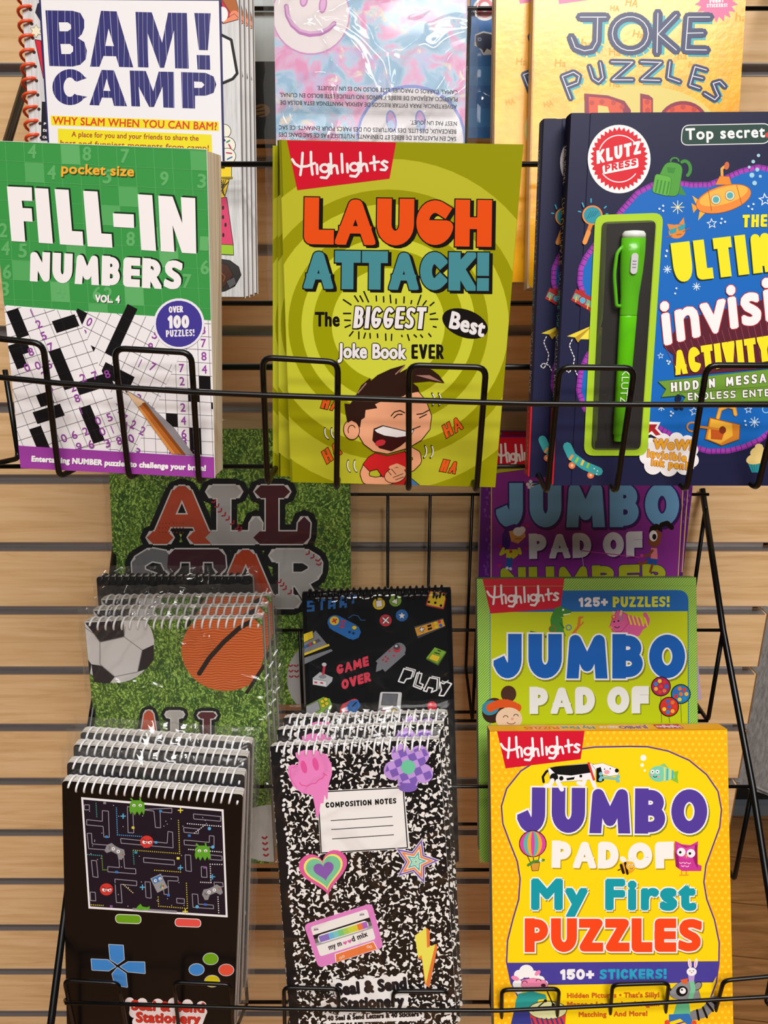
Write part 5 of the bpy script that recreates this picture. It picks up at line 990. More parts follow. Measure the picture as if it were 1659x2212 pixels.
s.poly([(815, 720), (840, 670), (890, 672), (960, 690), (985, 745), (960, 788), (830, 785)], '#dc5f9a'); s.poly([(800, 735), (815, 690), (840, 650), (890, 670), (900, 720), (860, 765), (815, 765)], '#dc5f9a', '#8a2a58', 2); s.line([(975, 745), (1000, 730), (1005, 700), (990, 672)], 22, '#dc5f9a'); s.lines([((820, 690), (818, 655)), ((855, 685), (862, 650))], 11, '#eac08a'); s.line([(808, 745), (795, 740)], 12, '#e0a04a'); s.arc((820, 688), 11, 11, 5, '#d8542a', 0, 360); s.arc((858, 692), 11, 11, 5, '#8a8a9a', 0, 360); s.dots([(822, 712), (845, 708)], 5, BLACK); s.arc((838, 735), 14, 10, 4, BLACK, 20, 160)
for i in range(5): s.line([(900+22*i, 680+3*i), (915+22*i, 725+3*i)], 9, '#ecd23a')
s.lines([((850, 780), (850, 790)), ((950, 780), (952, 790)), ((880, 775), (880, 788))], 20, '#dc5f9a')
jumbo(s, (166, 1020), (1210, 1022), 242, '#1560b8', WHITE, 9, 74)
fat(s, 'PAD OF', (362, 1214), (1012, 1210), 148, 47, '#efece6', sh=('#8a9010', 6, 7), gap=10)
s.txt('FIRST', (390, 1420), (1000, 1415), 150, '#1560b8', r=16) if False else None
for c, k in (((1076, 1064), '#b0285a'), ((1184, 1105), '#2a7ab8'), ((1120, 1174), '#d8342a')): 
    s.ell(c, 49, 49, k, out=BLACK, ow=5); rr = random.Random(int(c[0]))
    cl = ['#e0402c', '#f0b43a', '#2a8ac8', '#e8d23a', '#d8342a', '#3a6ac0', '#e07a3a']
    for i in range(7): a = i*360/7; s.ell((c[0]+30*math.cos(math.radians(a)), c[1]+30*math.sin(math.radians(a))), 11, 11, cl[(i+int(c[0])) % 7], n=12)
    s.ell(c, 11, 11, cl[(int(c[1])) % 7], n=12); s.line([(c[0], c[1]+55), (c[0]+4, 1260)], 2, '#6a6a30')
s.ell((248, 1105), 42, 45, '#4a2a1a'); s.ell((165, 1195), 60, 70, '#3a2018', rot=20); s.ell((150, 1180), 48, 40, '#3f8aa0', rot=-20)
for i in range(9): s.ell((150+18*i, 1190-34*math.sin(math.pi*(i+1)/10)), 24, 24, '#e2561c', n=12)
s.ell((250, 1240), 72, 62, '#f0cba8'); s.arc((232, 1232), 12, 10, 4, '#5a3420', 180, 360); s.arc((288, 1225), 12, 10, 4, '#5a3420', 180, 360); s.arc((262, 1250), 26, 18, 4, '#8a4a30', 30, 150); s.ell((268, 1240), 8, 7, '#e89a80', n=12)
B.part('front_cover', m); m = MB(); m.box(-W2, W2, 0, T, B.H-.0006, B.H, pm('#6aa83a', .35)); B.part('top_fold', m)
# ================================================================ lower rack, front pocket
# ---- black maze notepads
B, m = notepad('spiral_notepad', 'unbagged black spiral notepad with a maze game screen, front one of its stack', (134, 1687), (525, 1717), .520, 5.5, -.7, .252, None, .010, '#0c0b0c', group='black maze game notepads')
T = .010; s = Sheet(B, m, 0, .22).z(*ZJ)
def mz(u, v): 
    a = np.array([527, 370.])*(1-u)+np.array([1424, 447.])*u; b = np.array([573, 1066.])*(1-u)+np.array([1450, 1122.])*u; return a*(1-v)+b*v
s.poly([mz(-.008, -.012), mz(1.008, -.012), mz(1.008, 1.012), mz(-.008, 1.012)], WHITE); s.poly([mz(.006, .008), mz(.994, .008), mz(.994, .992), mz(.006, .992)], '#191524')
def wl(P, close=True): s.line(P, 4.5, '#9a98a2', close, n=0)
for P in ([(540, 410), (572, 410), (572, 442), (540, 442)], [(555, 505), (655, 515), (655, 447), (694, 450), (700, 618), (665, 615), (660, 548), (555, 538)], [(558, 592), (586, 592), (590, 660), (720, 670), (720, 700), (568, 690)], [(815, 420), (850, 430), (856, 590), (820, 588)], [(900, 440), (985, 450), (995, 555), (1028, 557), (1025, 455), (1100, 462), (1100, 432)], [(772, 625), (1070, 655), (1075, 580), (1105, 585), (1108, 685), (775, 655)],
          [(918, 748), (1115, 765), (1118, 795), (920, 778)], [(585, 765), (618, 768), (628, 875), (595, 870)], [(690, 805), (765, 812), (760, 740), (792, 742), (797, 815), (868, 820), (870, 852), (690, 838)], [(735, 885), (875, 898), (875, 928), (772, 918), (782, 1038), (745, 1035)], [(928, 902), (962, 905), (968, 1008), (935, 1003)], [(1040, 865), (1140, 872), (1140, 898), (1075, 895), (1080, 985), (1050, 982)],
          [(1238, 468), (1412, 485), (1412, 515), (1240, 500)], [(1175, 555), (1270, 565), (1270, 595), (1178, 585)], [(1178, 635), (1340, 650), (1340, 607), (1370, 610), (1370, 682), (1180, 665)], [(1185, 730), (1220, 732), (1225, 837), (1190, 832)], [(1288, 805), (1322, 808), (1325, 875), (1290, 872)], [(1130, 1008), (1180, 1012), (1180, 1042), (1132, 1038)], [(1230, 980), (1265, 983), (1270, 1045), (1365, 1052), (1367, 1075), (1235, 1066)], [(578, 968), (610, 970), (613, 1025), (580, 1022)], [(1345, 730), (1420, 738), (1422, 765), (1348, 760)], [(1370, 905), (1425, 908), (1428, 935), (1372, 930)], [(850, 1072), (1130, 1090), (1130, 1100), (850, 1082)]):
    wl(P)
def dl(p, q, k, c): s.dots([(p[0]+(q[0]-p[0])*i/k, p[1]+(q[1]-p[1])*i/k) for i in range(k+1)], 4.2, c, 5)
for a in (((745, 430), (752, 600), 14, '#4aa0d8'), ((752, 602), (905, 612), 12, '#4aa0d8'), ((615, 400), (620, 485), 7, '#3aa08a'), ((562, 728), (650, 735), 7, '#4aa0a0'), ((652, 740), (658, 825), 7, '#6aa04a'), ((660, 825), (680, 826), 2, '#6aa04a'), ((855, 700), (1150, 722), 22, '#c8b83a'), ((1142, 510), (1150, 722), 15, '#e0d040'), ((852, 705), (858, 788), 7, '#3aa08a'), ((990, 828), (1155, 840), 12, '#d8c83a'), ((1193, 912), (1200, 1070), 11, '#d8c83a'), ((1012, 1000), (1016, 1058), 4, '#d8c83a'), ((1016, 1058), (1195, 1072), 13, '#d8c83a'), ((1200, 530), (1412, 548), 15, WHITE), ((1208, 695), (1416, 712), 15, WHITE), ((1345, 790), (1420, 792), 5, WHITE), ((1345, 790), (1350, 905), 8, WHITE), ((1285, 905), (1350, 908), 5, WHITE), ((1395, 1000), (1400, 1100), 7, WHITE), ((585, 1050), (660, 1054), 6, '#d8c83a'), ((790, 920), (850, 972), 6, '#e8d8a0'), ((1245, 590), (1310, 540), 6, WHITE)): dl(*a)
def crs(c, r, k): s.lines([((c[0]-r, c[1]), (c[0]+r, c[1])), ((c[0], c[1]-r), (c[0], c[1]+r))], 7, k)
for c, k in (((788, 482), '#5ab4e0'), ((912, 937), '#5ab4e0'), ((1155, 812), '#5ab4e0'), ((1360, 870), '#4aa0d0'), ((1155, 445), '#e8d84a'), ((1186, 1092), '#e8d84a')): crs(c, 17, k)
for c, k in (((683, 614), '#3a8ac8'), ((747, 840), '#3a7ac8'), ((1028, 450), '#3a8ac8'), ((870, 714), '#3a9ac0'), ((1212, 607), '#3a7ac8'), ((1078, 988), '#3a7ac8'), ((1315, 1048), '#3a6ac0'), ((1310, 810), '#8a5a9a'), ((670, 398), '#8a8a92'), ((852, 556), '#d8d04a'), ((1140, 752), '#e8e04a'), ((998, 650), '#4aa0d8'), ((712, 1060), '#8a5a9a')): s.poly([(c[0]-9, c[1]-8), (c[0]+9, c[1]-7), (c[0]+9, c[1]+8), (c[0]-9, c[1]+7)], k)
for c in ((1340, 562), (1262, 1062), (1362, 680)): s.ell(c, 11, 11, '#5ab4e0', n=10)
rr = random.Random(9); s.dots([tuple(mz(rr.uniform(.03, .97), rr.uniform(.03, .97))) for _ in range(40)], 3, '#d8d8e0', 5)
def bug(cx, cy, k=1, flip=1):
    s.poly([(cx-50*k, cy+20*k), (cx-45*k, cy-30*k), (cx-20*k, cy-45*k), (cx+20*k, cy-45*k), (cx+45*k, cy-30*k), (cx+50*k, cy+20*k), (cx+42*k, cy+50*k), (cx+30*k, cy+25*k), (cx+15*k, cy+52*k), (cx, cy+25*k), (cx-15*k, cy+52*k), (cx-28*k, cy+25*k), (cx-42*k, cy+45*k)], '#5fa52e')
    s.lines([((cx-25*k, cy-40*k), (cx-42*k, cy-58*k)), ((cx+22*k, cy-42*k), (cx+18*k, cy-62*k))], 10*k, '#5fa52e')
    for d in (-20, 20): s.ell((cx+d*k, cy-12*k), 11*k, 9*k, WHITE, n=12); s.ell((cx+d*k, cy-10*k), 4*k, 4*k, BLACK, n=8)
bug(878, 425); bug(1297, 715)
s.poly([(868, 1078), (880, 1060), (900, 1042), (912, 1060), (940, 1065), (960, 1058), (955, 1082), (900, 1082)], '#5fa52e')
def bomb(cx, cy):
    s.line([(cx+25, cy-30), (cx+35, cy-48), (cx+50, cy-40), (cx+72, cy-22)], 6, '#17131c'); s.ell((cx, cy), 42, 39, '#d23a34')
    for d in (-14, 18): s.ell((cx+d, cy+2), 14, 12, WHITE, n=14); s.ell((cx+d+4, cy+5), 5, 5, BLACK, n=8)
    s.lines([((cx-28, cy-18), (cx-4, cy-4)), ((cx+34, cy-14), (cx+6, cy-4))], 8, '#a82420')
bomb(940, 645); bomb(682, 950)
def gpad(cx, cy, a):
    r = math.radians(a); R_ = lambda x, y: (cx+x*math.cos(r)-y*math.sin(r), cy+x*math.sin(r)+y*math.cos(r))
    s.poly([R_(*p) for p in ((-62, 30), (-66, -10), (-45, -36), (-15, -30), (15, -30), (45, -36), (66, -10), (62, 30), (42, 36), (22, 12), (-22, 12), (-42, 36))], '#8d8c90')
    for d in (-18, 18): s.ell(R_(d, -8), 11, 11, WHITE, n=12); s.ell(R_(d, -8), 4, 4, BLACK, n=8)
    s.dots([R_(-46, -8), R_(-40, 2)], 6, '#6a696e', 6); s.dots([R_(46, -12)], 5, '#5fa52e', 6); s.dots([R_(52, -4)], 5, '#d23a34', 6)
gpad(738, 706, 28); gpad(1358, 968, -22)
r = math.radians(-25); R_ = lambda x, y: (1018+x*math.cos(r)-y*math.sin(r), 910+x*math.sin(r)+y*math.cos(r))
s.poly([R_(*p) for p in ((-38, -50), (36, -50), (38, 50), (-36, 52))], '#9a999d'); s.poly([R_(*p) for p in ((-30, -44), (30, -44), (30, -8), (-30, -8))], '#3a78b8'); s.ell(R_(-14, -24), 10, 10, WHITE, n=12); s.ell(R_(18, -22), 10, 10, WHITE, n=12); s.dots([R_(-12, -24), R_(18, -20)], 4, BLACK); s.dots([R_(8, 20)], 6, '#5fa52e'); s.dots([R_(18, 28)], 6, '#d23a34'); s.dots([R_(0, 28)], 6, '#3a78b8'); s.dots([R_(8, 36)], 6, '#d8c83a')
s.rquad([(740, 1112), (900, 1118), (902, 1170), (742, 1164)], 26, '#6da51c', WHITE, 4); s.rquad([(1122, 1138), (1283, 1144), (1284, 1192), (1122, 1186)], 24, '#e8534a', WHITE, 4)
for P in ([(697, 1305), (788, 1310), (794, 1400), (752, 1430), (706, 1400)], [(584, 1397), (690, 1402), (740, 1445), (695, 1472), (590, 1466)], [(770, 1445), (820, 1415), (925, 1417), (928, 1488), (820, 1478)], [(718, 1492), (752, 1452), (806, 1490), (815, 1576), (778, 1570), (730, 1540)]): s.poly(P, '#3f88d0', '#b8c4d4', 4)
for c, k in (((1348, 1396), '#72a81c'), ((1258, 1464), '#3f88d0'), ((1448, 1467), '#e8543c'), ((1358, 1538), '#e8d818')): s.ell(c, 47, 36, k, out='#c8ccd2', ow=4)
for c, r in (((830, 1672), 30), ((910, 1680), 34), ((1010, 1688), 38), ((1110, 1680), 36), ((1200, 1690), 36), ((1290, 1700), 34), ((860, 1740), 34), ((880, 1800), 34), ((1300, 1735), 26), ((1260, 1800), 34)): s.ell(c, r, r, '#f4e6e4', n=16)
s.poly([(830, 1670), (1300, 1690), (1320, 1750), (1290, 1830), (870, 1830), (860, 1745), (830, 1735)], '#f4e6e4')
s.txt('Seal & Send', (838, 1722), (1306, 1740), 66, '#cc3326', r=7, sh=('#7a1a14', 3, 3)); s.txt('Stationery', (868, 1800), (1282, 1812), 68, '#d0372a', r=7, sh=('#7a1a14', 3, 3))
B.part('front_cover', m); coil_top(B, T, COILW, 21, r=.00095); bag(B, T, seed=41, mx=.007, top=.012)
BB = B; MAZE0 = B
c = [o for o in B.root.children if o.name.startswith('plastic_bag')][0]
for i, (a, b, d, rt, l) in enumerate(((.0008, .0145, .0075, -.006, 'second in its stack'), (.0025, .0290, .0145, -.010, 'third in its stack'), (.0050, .0420, .0180, -.014, 'rearmost of its stack'))):
    B.shift('black maze game spiral notepad in a clear bag, '+l, a, b, d, rt)
me = c.data; bpy.data.objects.remove(c)
# ---- marbled composition notepads
B, m = notepad('spiral_notepad', 'black and white marbled notepad with pastel stickers, front one of its stack', (583, 1612), (949, 1597), .555, 16, -3.9, .262, None, .009, SPECK, group='marbled composition notepads')
T = .009; s = Sheet(B, m, 0, .3).z(*ZK)
s.poly([(60, -60), (183, -60), (320, 1900), (200, 1900)], '#131215')
for i in range(60):
    t = i/60; rr = random.Random(i); s.ell((190+125*t+rr.uniform(-6, 14), 10+1850*t), rr.uniform(5, 12), rr.uniform(8, 16), rr.choice((WHITE, '#131215')), rot=rr.uniform(0, 90), n=7)
P1, P2 = '#ec86c4', '#e2569c'
s.poly([(295, 105), (290, 78), (350, 58), (430, 62), (492, 90), (522, 150), (525, 215), (508, 270), (500, 305), (515, 340), (490, 345), (470, 330), (440, 345), (440, 480), (425, 470), (400, 350), (330, 335), (275, 290), (245, 220), (243, 165), (270, 152), (305, 155), (312, 125)], P1)
s.rquad([(472, 330), (490, 330), (502, 372), (490, 380)], 8, P1); s.line([(455, 340), (460, 400)], 20, P1); s.line([(420, 340), (432, 480)], 22, P1); s.line([(487, 335), (492, 375)], 16, P1)
s.ell((345, 168), 19, 42, P2, rot=-14); s.ell((420, 150), 19, 42, P2, rot=-14); s.line([(318, 268), (330, 285), (365, 290), (395, 275), (420, 272), (440, 250), (465, 240), (478, 215)], 6, P2); s.line([(468, 208), (490, 222)], 6, P2); s.line([(300, 300), (260, 240), (258, 175), (300, 165)], 3, P2)
# flower
C1, C2 = '#7f5fb8', '#c39ae0'; fc = (1013, 168)
PET = [(965, 85), (1085, 92), (1110, 210), (1010, 262), (918, 190)]
for c in PET: s.ell(c, 62 if c[0] != 1010 else 66, 62, C2)
s.ell(fc, 75, 75, C2)
def inpet(x, y): return any((x-c[0])**2+(y-c[1])**2 < 60**2 for c in PET) or (x-fc[0])**2+(y-fc[1])**2 < 70**2
r = math.radians(-22)
for i in range(-6, 7):
    for j in range(-6, 7):
        if (i+j) % 2: continue
        q = [(fc[0]+48*((i+a)*math.cos(r)-(j+b)*math.sin(r)), fc[1]+48*((i+a)*math.sin(r)+(j+b)*math.cos(r))) for a, b in ((-.5, -.5), (.5, -.5), (.5, .5), (-.5, .5))]
        best = []
        for x, y in [(q[k][0]*(1-t)+q[(k+1) % 4][0]*t, q[k][1]*(1-t)+q[(k+1) % 4][1]*t) for k in range(4) for t in (0, .2, .4, .6, .8)]:
            if inpet(x, y): best.append((x, y))
        if len(best) > 6: s.poly(best, C1)
s.ell(fc, 46, 46, '#6fc8a0')
# label card
s.poly([(428, 322), (985, 293), (1025, 690), (452, 725)], '#f0ecea'); s.line([(436, 328), (980, 300), (1008, 684), (457, 718)], 7, BLACK, True); s.poly([(452, 318), (500, 316), (496, 380), (440, 440)], '#f0ecea') if False else None
s.poly([(425, 318), (500, 315), (498, 370), (490, 378), (478, 345), (470, 400), (452, 400), (441, 482), (425, 470), (402, 355)], P1)
s.ell((1010, 300), 60, 28, C1); s.poly([(960, 270), (1062, 270), (1050, 310), (985, 312)], C1)
fat(s, 'COMPOSITION NOTES', (485, 430), (938, 401), 36, 9.5, BLACK, gap=4, space=.5); s.lines([((517, 511), (912, 485)), ((520, 568), (917, 541)), ((526, 628), (921, 601))], 5, BLACK)
# heart, star
def heart(k, c, cx=474, cy=828, rot=-10):
    P = []
    for i in range(40):
        t = 2*math.pi*i/40; x = 16*math.sin(t)**3; y = -(13*math.cos(t)-5*math.cos(2*t)-2*math.cos(3*t)-math.cos(4*t)); a = math.radians(rot); P.append((cx+k*(x*math.cos(a)-y*math.sin(a)), cy+k*(x*math.sin(a)+y*math.cos(a))))
    s.poly(P, c)
for k, c in ((9.8, '#e0609c'), (7.9, '#f0e870'), (7.0, '#7cc79c'), (4.1, '#8a5cb0')): heart(k, c)
for R_, k in ((158, WHITE), (148, '#7a5cae'), (122, WHITE), (114, '#ea8a4e'), (84, '#f6e8e0'), (68, '#54b4ac'), (46, '#d8f0ea'), (34, '#8fcf9c'), (20, '#f0f0e8'), (12, '#54b4ac')): s.star((1062, 772), R_, R_*.44, 5, k, -75)
# cassette
a_ = np.array([350, 1180.]); eu = np.array([405, -128.])/405; ev = np.array([95, 300.])/315
def K(x, y): return tuple(a_+eu*x+ev*y)
s.rquad([K(-5, -5), K(432, -5), K(418, 290), K(2, 290)], 34, '#e184c6'); s.rquad([K(30, 22), K(392, 22), K(388, 222), K(32, 222)], 16, '#efe9e6'); s.poly([K(30, 78), K(392, 78), K(392, 118), K(30, 118)], '#1a1718'); s.poly([K(30, 104), K(392, 104), K(392, 132), K(30, 132)], '#6a6868'); s.poly([K(30, 132), K(392, 132), K(392, 150), K(30, 150)], '#a8a5a5')
s.rquad([K(52, 88), K(372, 88), K(372, 142), K(52, 142)], 26, '#f4efec'); 
for i, c in enumerate(('#8a70c0', '#8a70c0', '#6fb4dc', '#7cc8c4', '#7cc87c', '#a8cc5c', '#c8d444', '#d8cc3c', '#ea7a40', '#b468c0')): s.poly([K(60+30.6*i, 95), K(60+30.6*(i+1)+1, 95), K(60+30.6*(i+1)+1, 136), K(60+30.6*i, 136)], c)
s.txt('my m', K(98, 200), K(182, 196), 36, '#3a3238', r=1.6); s.txt('d mix', K(248, 194), K(350, 188), 36, '#3a3238', r=1.6); heart(.85, '#d86aa8', *K(203, 186), -18); heart(.85, '#d86aa8', *K(233, 184), -18)
s.poly([K(122, 232), K(372, 228), K(382, 284), K(112, 288)], WHITE); s.poly([K(127, 237), K(368, 233), K(377, 282), K(117, 286)], '#ea7c40'); s.dots([K(150, 268), K(168, 264), K(330, 252), K(346, 258)], 9, '#f6d8c4'); s.dots([K(150, 268), K(168, 264), K(330, 252), K(346, 258)], 5, '#ea7c40')
for c in (K(58, 50), K(352, 48)): s.lines([((c[0]-16, c[1]+3), (c[0]+16, c[1]-2)), ((c[0], c[1]), (c[0], c[1]-13)), ((c[0]-7, c[1]), (c[0]-12, c[1]-9)), ((c[0]+7, c[1]), (c[0]+11, c[1]-11))], 4, '#5a3a6a')
# bolt
s.poly([(1128, 1196), (1150, 1215), (1152, 1320), (1195, 1300), (1200, 1320), (1148, 1582), (1120, 1560), (1100, 1400), (1078, 1395), (1056, 1245)], '#ea7c3a'); s.poly([(1128, 1196), (1133, 1325), (1186, 1302), (1125, 1560), (1098, 1372), (1076, 1390), (1055, 1248)], '#ece25a')
for c, r in (((560, 1560), 36), ((660, 1545), 34), ((760, 1535), 34), ((860, 1530), 34), ((970, 1525), 40), ((580, 1610), 44), ((990, 1600), 34), ((600, 1690), 38), ((980, 1680), 34), ((600, 1740), 34), ((520, 1775), 30), ((1070, 1765), 26)): s.ell(c, r, r, '#efebe9', n=16)
s.poly([(545, 1540), (1000, 1500), (1020, 1600), (1005, 1700), (590, 1750), (570, 1640), (540, 1620)], '#efebe9'); s.poly([(490, 1755), (1085, 1740), (1088, 1790), (492, 1806)], '#efebe9')
s.txt('Seal & Send', (550, 1632), (1005, 1590), 82, '#19161a', r=10, sh=('#5a585c', 3, 3)); s.txt('Stationery', (582, 1722), (988, 1700), 80, '#19161a', r=10, sh=('#5a585c', 3, 3)); s.txt('40 Seal & Send Letters & 40 Stickers', (495, 1793), (1082, 1764), 34, '#19161a', r=3.4)
B.part('front_cover', m); coil_top(B, T, COILW, 21, r=.00095); bag(B, T, seed=51, mx=.008, top=.010, front=.002, amp=.0006, mat=CLEAR)
B.shift('marbled composition notepad in a clear bag, second in its stack', .0030, .0130, .0070, .006)
B.shift('marbled composition notepad in a clear bag, rearmost of its stack', .0060, .0250, .0105, .010)
# ---- yellow pad
B = Book('puzzle_pad', 'yellow giant puzzle pad with a spotted dog and an owl on the cover', 'notepad', (1058, 1579), (1571, 1575), .572, 19.8, -.9, H=.272)
T = .0195; W2 = B.W/2; m = pad_body(B, T, '#fdb812'); s = Sheet(B, m, 0, .35).z(*ZL)
D = [(x*38+(19 if j % 2 else 0)+45, 115+j*33) for j in range(52) for x in range(-1, 38)]
blobY = [(860, 198), (960, 200), (1080, 225), (1200, 278), (1300, 360), (1365, 455), (1385, 560), (1375, 660), (1335, 770), (1295, 880), (1283, 980), (1300, 1080), (1345, 1200), (1372, 1330), (1370, 1450), (1355, 1560), (1310, 1680), (1250, 1760), (1120, 1800), (1000, 1830), (800, 1840), (600, 1825), (450, 1800), (330, 1760), (230, 1670), (175, 1560), (150, 1440), (155, 1320), (185, 1200), (220, 1080), (228, 960), (212, 860), (165, 740), (128, 640), (120, 540), (150, 440), (230, 340), (340, 270), (480, 225), (660, 202)]
s.dots(D[::1], 9, '#ffd531', 6); s.line(blobY, 17, '#5a3a94', True); s.poly(blobY, '#ffd60e')
s.poly([(148, 1446), (1372, 1437), (1362, 1520), (1340, 1560), (180, 1578), (160, 1520)], '#4a3f98')
flag_logo(s, [(90, 106), (597, 104), (574, 268), (140, 321)], (118, 262), (574, 232), 118)
jumbo(s, (206, 692), (1308, 702), 262, '#553d9c', WHITE, 9, 78)
fat(s, 'PAD', (405, 896), (795, 902), 158, 52, '#f4f0ea', sh=('#b89a10', 6, 8), gap=6); fat(s, 'OF', (848, 904), (1116, 898), 154, 52, '#f4f0ea', sh=('#b89a10', 6, 8), gap=14)
s.txt('My First', (286, 1142), (1245, 1145), 185, '#159aa6', r=24, out=(WHITE, 8), sh=('#a88a10', 5, 7), sp=1.06)
fat(s, 'PUZZLES', (250, 1384), (1275, 1384), 196, 58, '#f4481a', out=(WHITE, 8), sh=('#a88a10', 7, 9), gap=12)
fat(s, '150+', (456, 1545), (652, 1543), 62, 18, WHITE, gap=6); fat(s, 'STICKERS!', (684, 1543), (1072, 1540), 60, 17, '#2aa2c4', gap=6)
s.txt('Hidden Pictures • That\'s Silly!', (495, 1652), (1030, 1647), 32, '#c9661a', r=2.6); s.txt('Mazes • Look • Look Again', (495, 1703), (1030, 1698), 32, '#c9661a', r=2.6); s.txt('Matching • And More!', (562, 1762), (962, 1755), 32, '#c9661a', r=2.6)
# dog
s.line([(360, 400), (355, 370), (375, 340), (410, 320)], 14, BLACK); s.poly([(385, 320), (420, 312), (625, 290), (660, 300), (655, 385), (600, 388), (440, 400), (400, 395)], WHITE, '#8a7a10', 2); s.poly([(395, 318), (430, 310), (625, 293), (632, 345), (520, 362), (430, 355)], BLACK); s.dots([(420, 372)], 24, BLACK, 14); s.dots([(462, 378)], 13, BLACK, 12); s.dots([(575, 365)], 9, BLACK); s.poly([(490, 378), (540, 370), (535, 385), (495, 390)], BLACK)
s.line([(410, 390), (395, 420), (370, 422)], 26, WHITE); s.line([(440, 395), (465, 442)], 26, WHITE); s.line([(600, 380), (590, 412), (560, 405)], 24, WHITE); s.line([(635, 375), (655, 425)], 24, WHITE)
s.poly([(640, 300), (700, 290), (780, 320), (795, 335), (790, 358), (740, 365), (680, 350)], WHITE, '#8a7a10', 2); s.poly([(665, 320), (690, 312), (710, 390), (690, 402), (665, 398)], BLACK); s.line([(620, 290), (650, 385)], 13, '#d83a24'); s.dots([(783, 333)], 12, BLACK, 10); s.ell((725, 342), 16, 12, '#f0a0a8'); s.dots([(712, 325), (745, 322)], 4, BLACK); s.line([(690, 372), (785, 380)], 14, '#7cc0c8'); s.dots([(690, 352), (688, 385), (792, 368), (790, 392)], 11, '#7cc0c8', 10)
# fish
s.poly([(1090, 345), (1140, 335), (1135, 370), (1140, 408), (1095, 385)], '#8ac03a'); s.poly([(1030, 302), (1060, 292), (1085, 320)], '#8ac878'); s.ell((1025, 352), 55, 46, '#7cd0b0'); s.poly([(1050, 312), (1110, 330), (1118, 375), (1060, 398)], '#8ad8bc')
for i, c in enumerate(('#f0e060', '#4aa8a0', '#f0e060', '#4aa8a0')): s.line([(1060+16*i, 318+5*i), (1058+16*i, 392-5*i)], 7, c)
for x in (990, 1018): s.ell((x, 340), 12, 12, WHITE, n=14); s.dots([(x, 340)], 4, BLACK)
s.arc((1005, 362), 10, 10, 4, BLACK, 20, 160); s.dots([(985, 360), (1025, 368)], 7, '#f09aa0'); s.dots([(937, 260)], 18, '#f4f4ee', 16); s.dots([(930, 302)], 11, '#f4f4ee', 12); s.dots([(945, 333)], 7, '#f4f4ee', 10)
# balloon
bc = (297, 757); s.ell(bc, 80, 78, '#20180c', n=36)
for i, c in enumerate(('#d8489c', '#5ab4b0', '#e8a83a', '#d8489c', '#5ab4b0', '#e8a83a', '#d8489c')):
    t0, t1 = -1+2*i/7, -1+2*(i+1)/7; P = [(bc[0]+76*t0*math.cos(a), bc[1]+74*math.sin(a)) for a in np.linspace(-1.5, 1.5, 9)]+[(bc[0]+76*t1*math.cos(a), bc[1]+74*math.sin(a)) for a in np.linspace(1.5, -1.5, 9)]; s.poly(P, c)
s.lines([((265, 825), (290, 880)), ((335, 825), (325, 880)), ((300, 835), (305, 880))], 4, '#20180c'); s.poly([(285, 870), (335, 866), (328, 910), (295, 912)], '#d89a3a', '#3a2a0c', 3); s.line([(270, 880), (300, 860), (360, 850)], 15, '#4a8a3a'); s.dots([(342, 852)], 9, WHITE); s.dots([(345, 852)], 3, BLACK)
# bee
s.ell((820, 848), 22, 16, '#f2ecdc', rot=40); s.ell((866, 852), 24, 13, '#f2ecdc', rot=-20); s.ell((845, 895), 44, 36, '#e8a020', rot=-10); s.line([(808, 880), (822, 925)], 16, '#201408'); s.line([(832, 868), (845, 930)], 14, '#201408'); s.ell((862, 885), 26, 26, '#f2b93a'); s.dots([(855, 882), (876, 880)], 6, WHITE); s.dots([(856, 883), (877, 881)], 3, BLACK); s.arc((868, 895), 8, 7, 3, '#8a3a10', 10, 170); s.line([(803, 905), (790, 910)], 6, '#201408')
# owl
s.poly([(1120, 740), (1160, 760), (1210, 765), (1254, 742), (1250, 800), (1240, 870), (1275, 885), (1272, 915), (1160, 915), (1125, 890), (1118, 820)], '#cc3a94'); s.poly([(1150, 762), (1190, 775), (1250, 760), (1252, 900), (1235, 870), (1222, 830)], '#9a1f68'); s.poly([(1118, 800), (1140, 830), (1145, 900), (1124, 885)], '#9a1f68'); s.poly([(1135, 760), (1185, 780), (1235, 765), (1230, 830), (1190, 850), (1140, 830)], '#d84aa0')
for x, y in ((1156, 805), (1212, 812)): s.ell((x, y), 25, 25, WHITE, n=18); s.dots([(x-6, y+1)], 8, BLACK)
s.poly([(1178, 822), (1194, 822), (1186, 840)], '#f0a02a')
for x, y in ((1155, 868), (1178, 868), (1201, 870), (1166, 886), (1190, 888)): s.arc((x, y-6), 9, 8, 4, '#f8e0ee', 20, 160)
s.lines([((1158, 915), (1158, 935)), ((1185, 915), (1186, 935)), ((1145, 940), (1200, 938))], 7, '#e89a2a')
# sheep with drum
s.poly([(215, 1625), (290, 1610), (370, 1630), (380, 1655), (330, 1660), (310, 1720), (190, 1725), (200, 1660)], '#2a9a94'); s.poly([(190, 1720), (300, 1725), (300, 1801), (170, 1801)], '#343a88')
for c, r in (((260, 1495), 42), ((220, 1515), 32), ((305, 1520), 32), ((340, 1545), 26), ((210, 1570), 30), ((215, 1600), 26), ((365, 1565), 20)): s.ell(c, r, r*.9, '#f6f2ee', n=18)
s.poly([(235, 1545), (300, 1535), (370, 1550), (385, 1580), (350, 1598), (270, 1595), (230, 1580)], '#f08ab0', '#a84a70', 2); s.ell((195, 1535), 24, 13, '#f08ab0', rot=20); s.ell((325, 1505), 20, 12, '#f08ab0', rot=-40); s.arc((250, 1562), 14, 12, 4, BLACK, 180, 360); s.arc((330, 1552), 14, 12, 4, BLACK, 180, 360); s.ell((358, 1576), 14, 10, '#4a1a24')
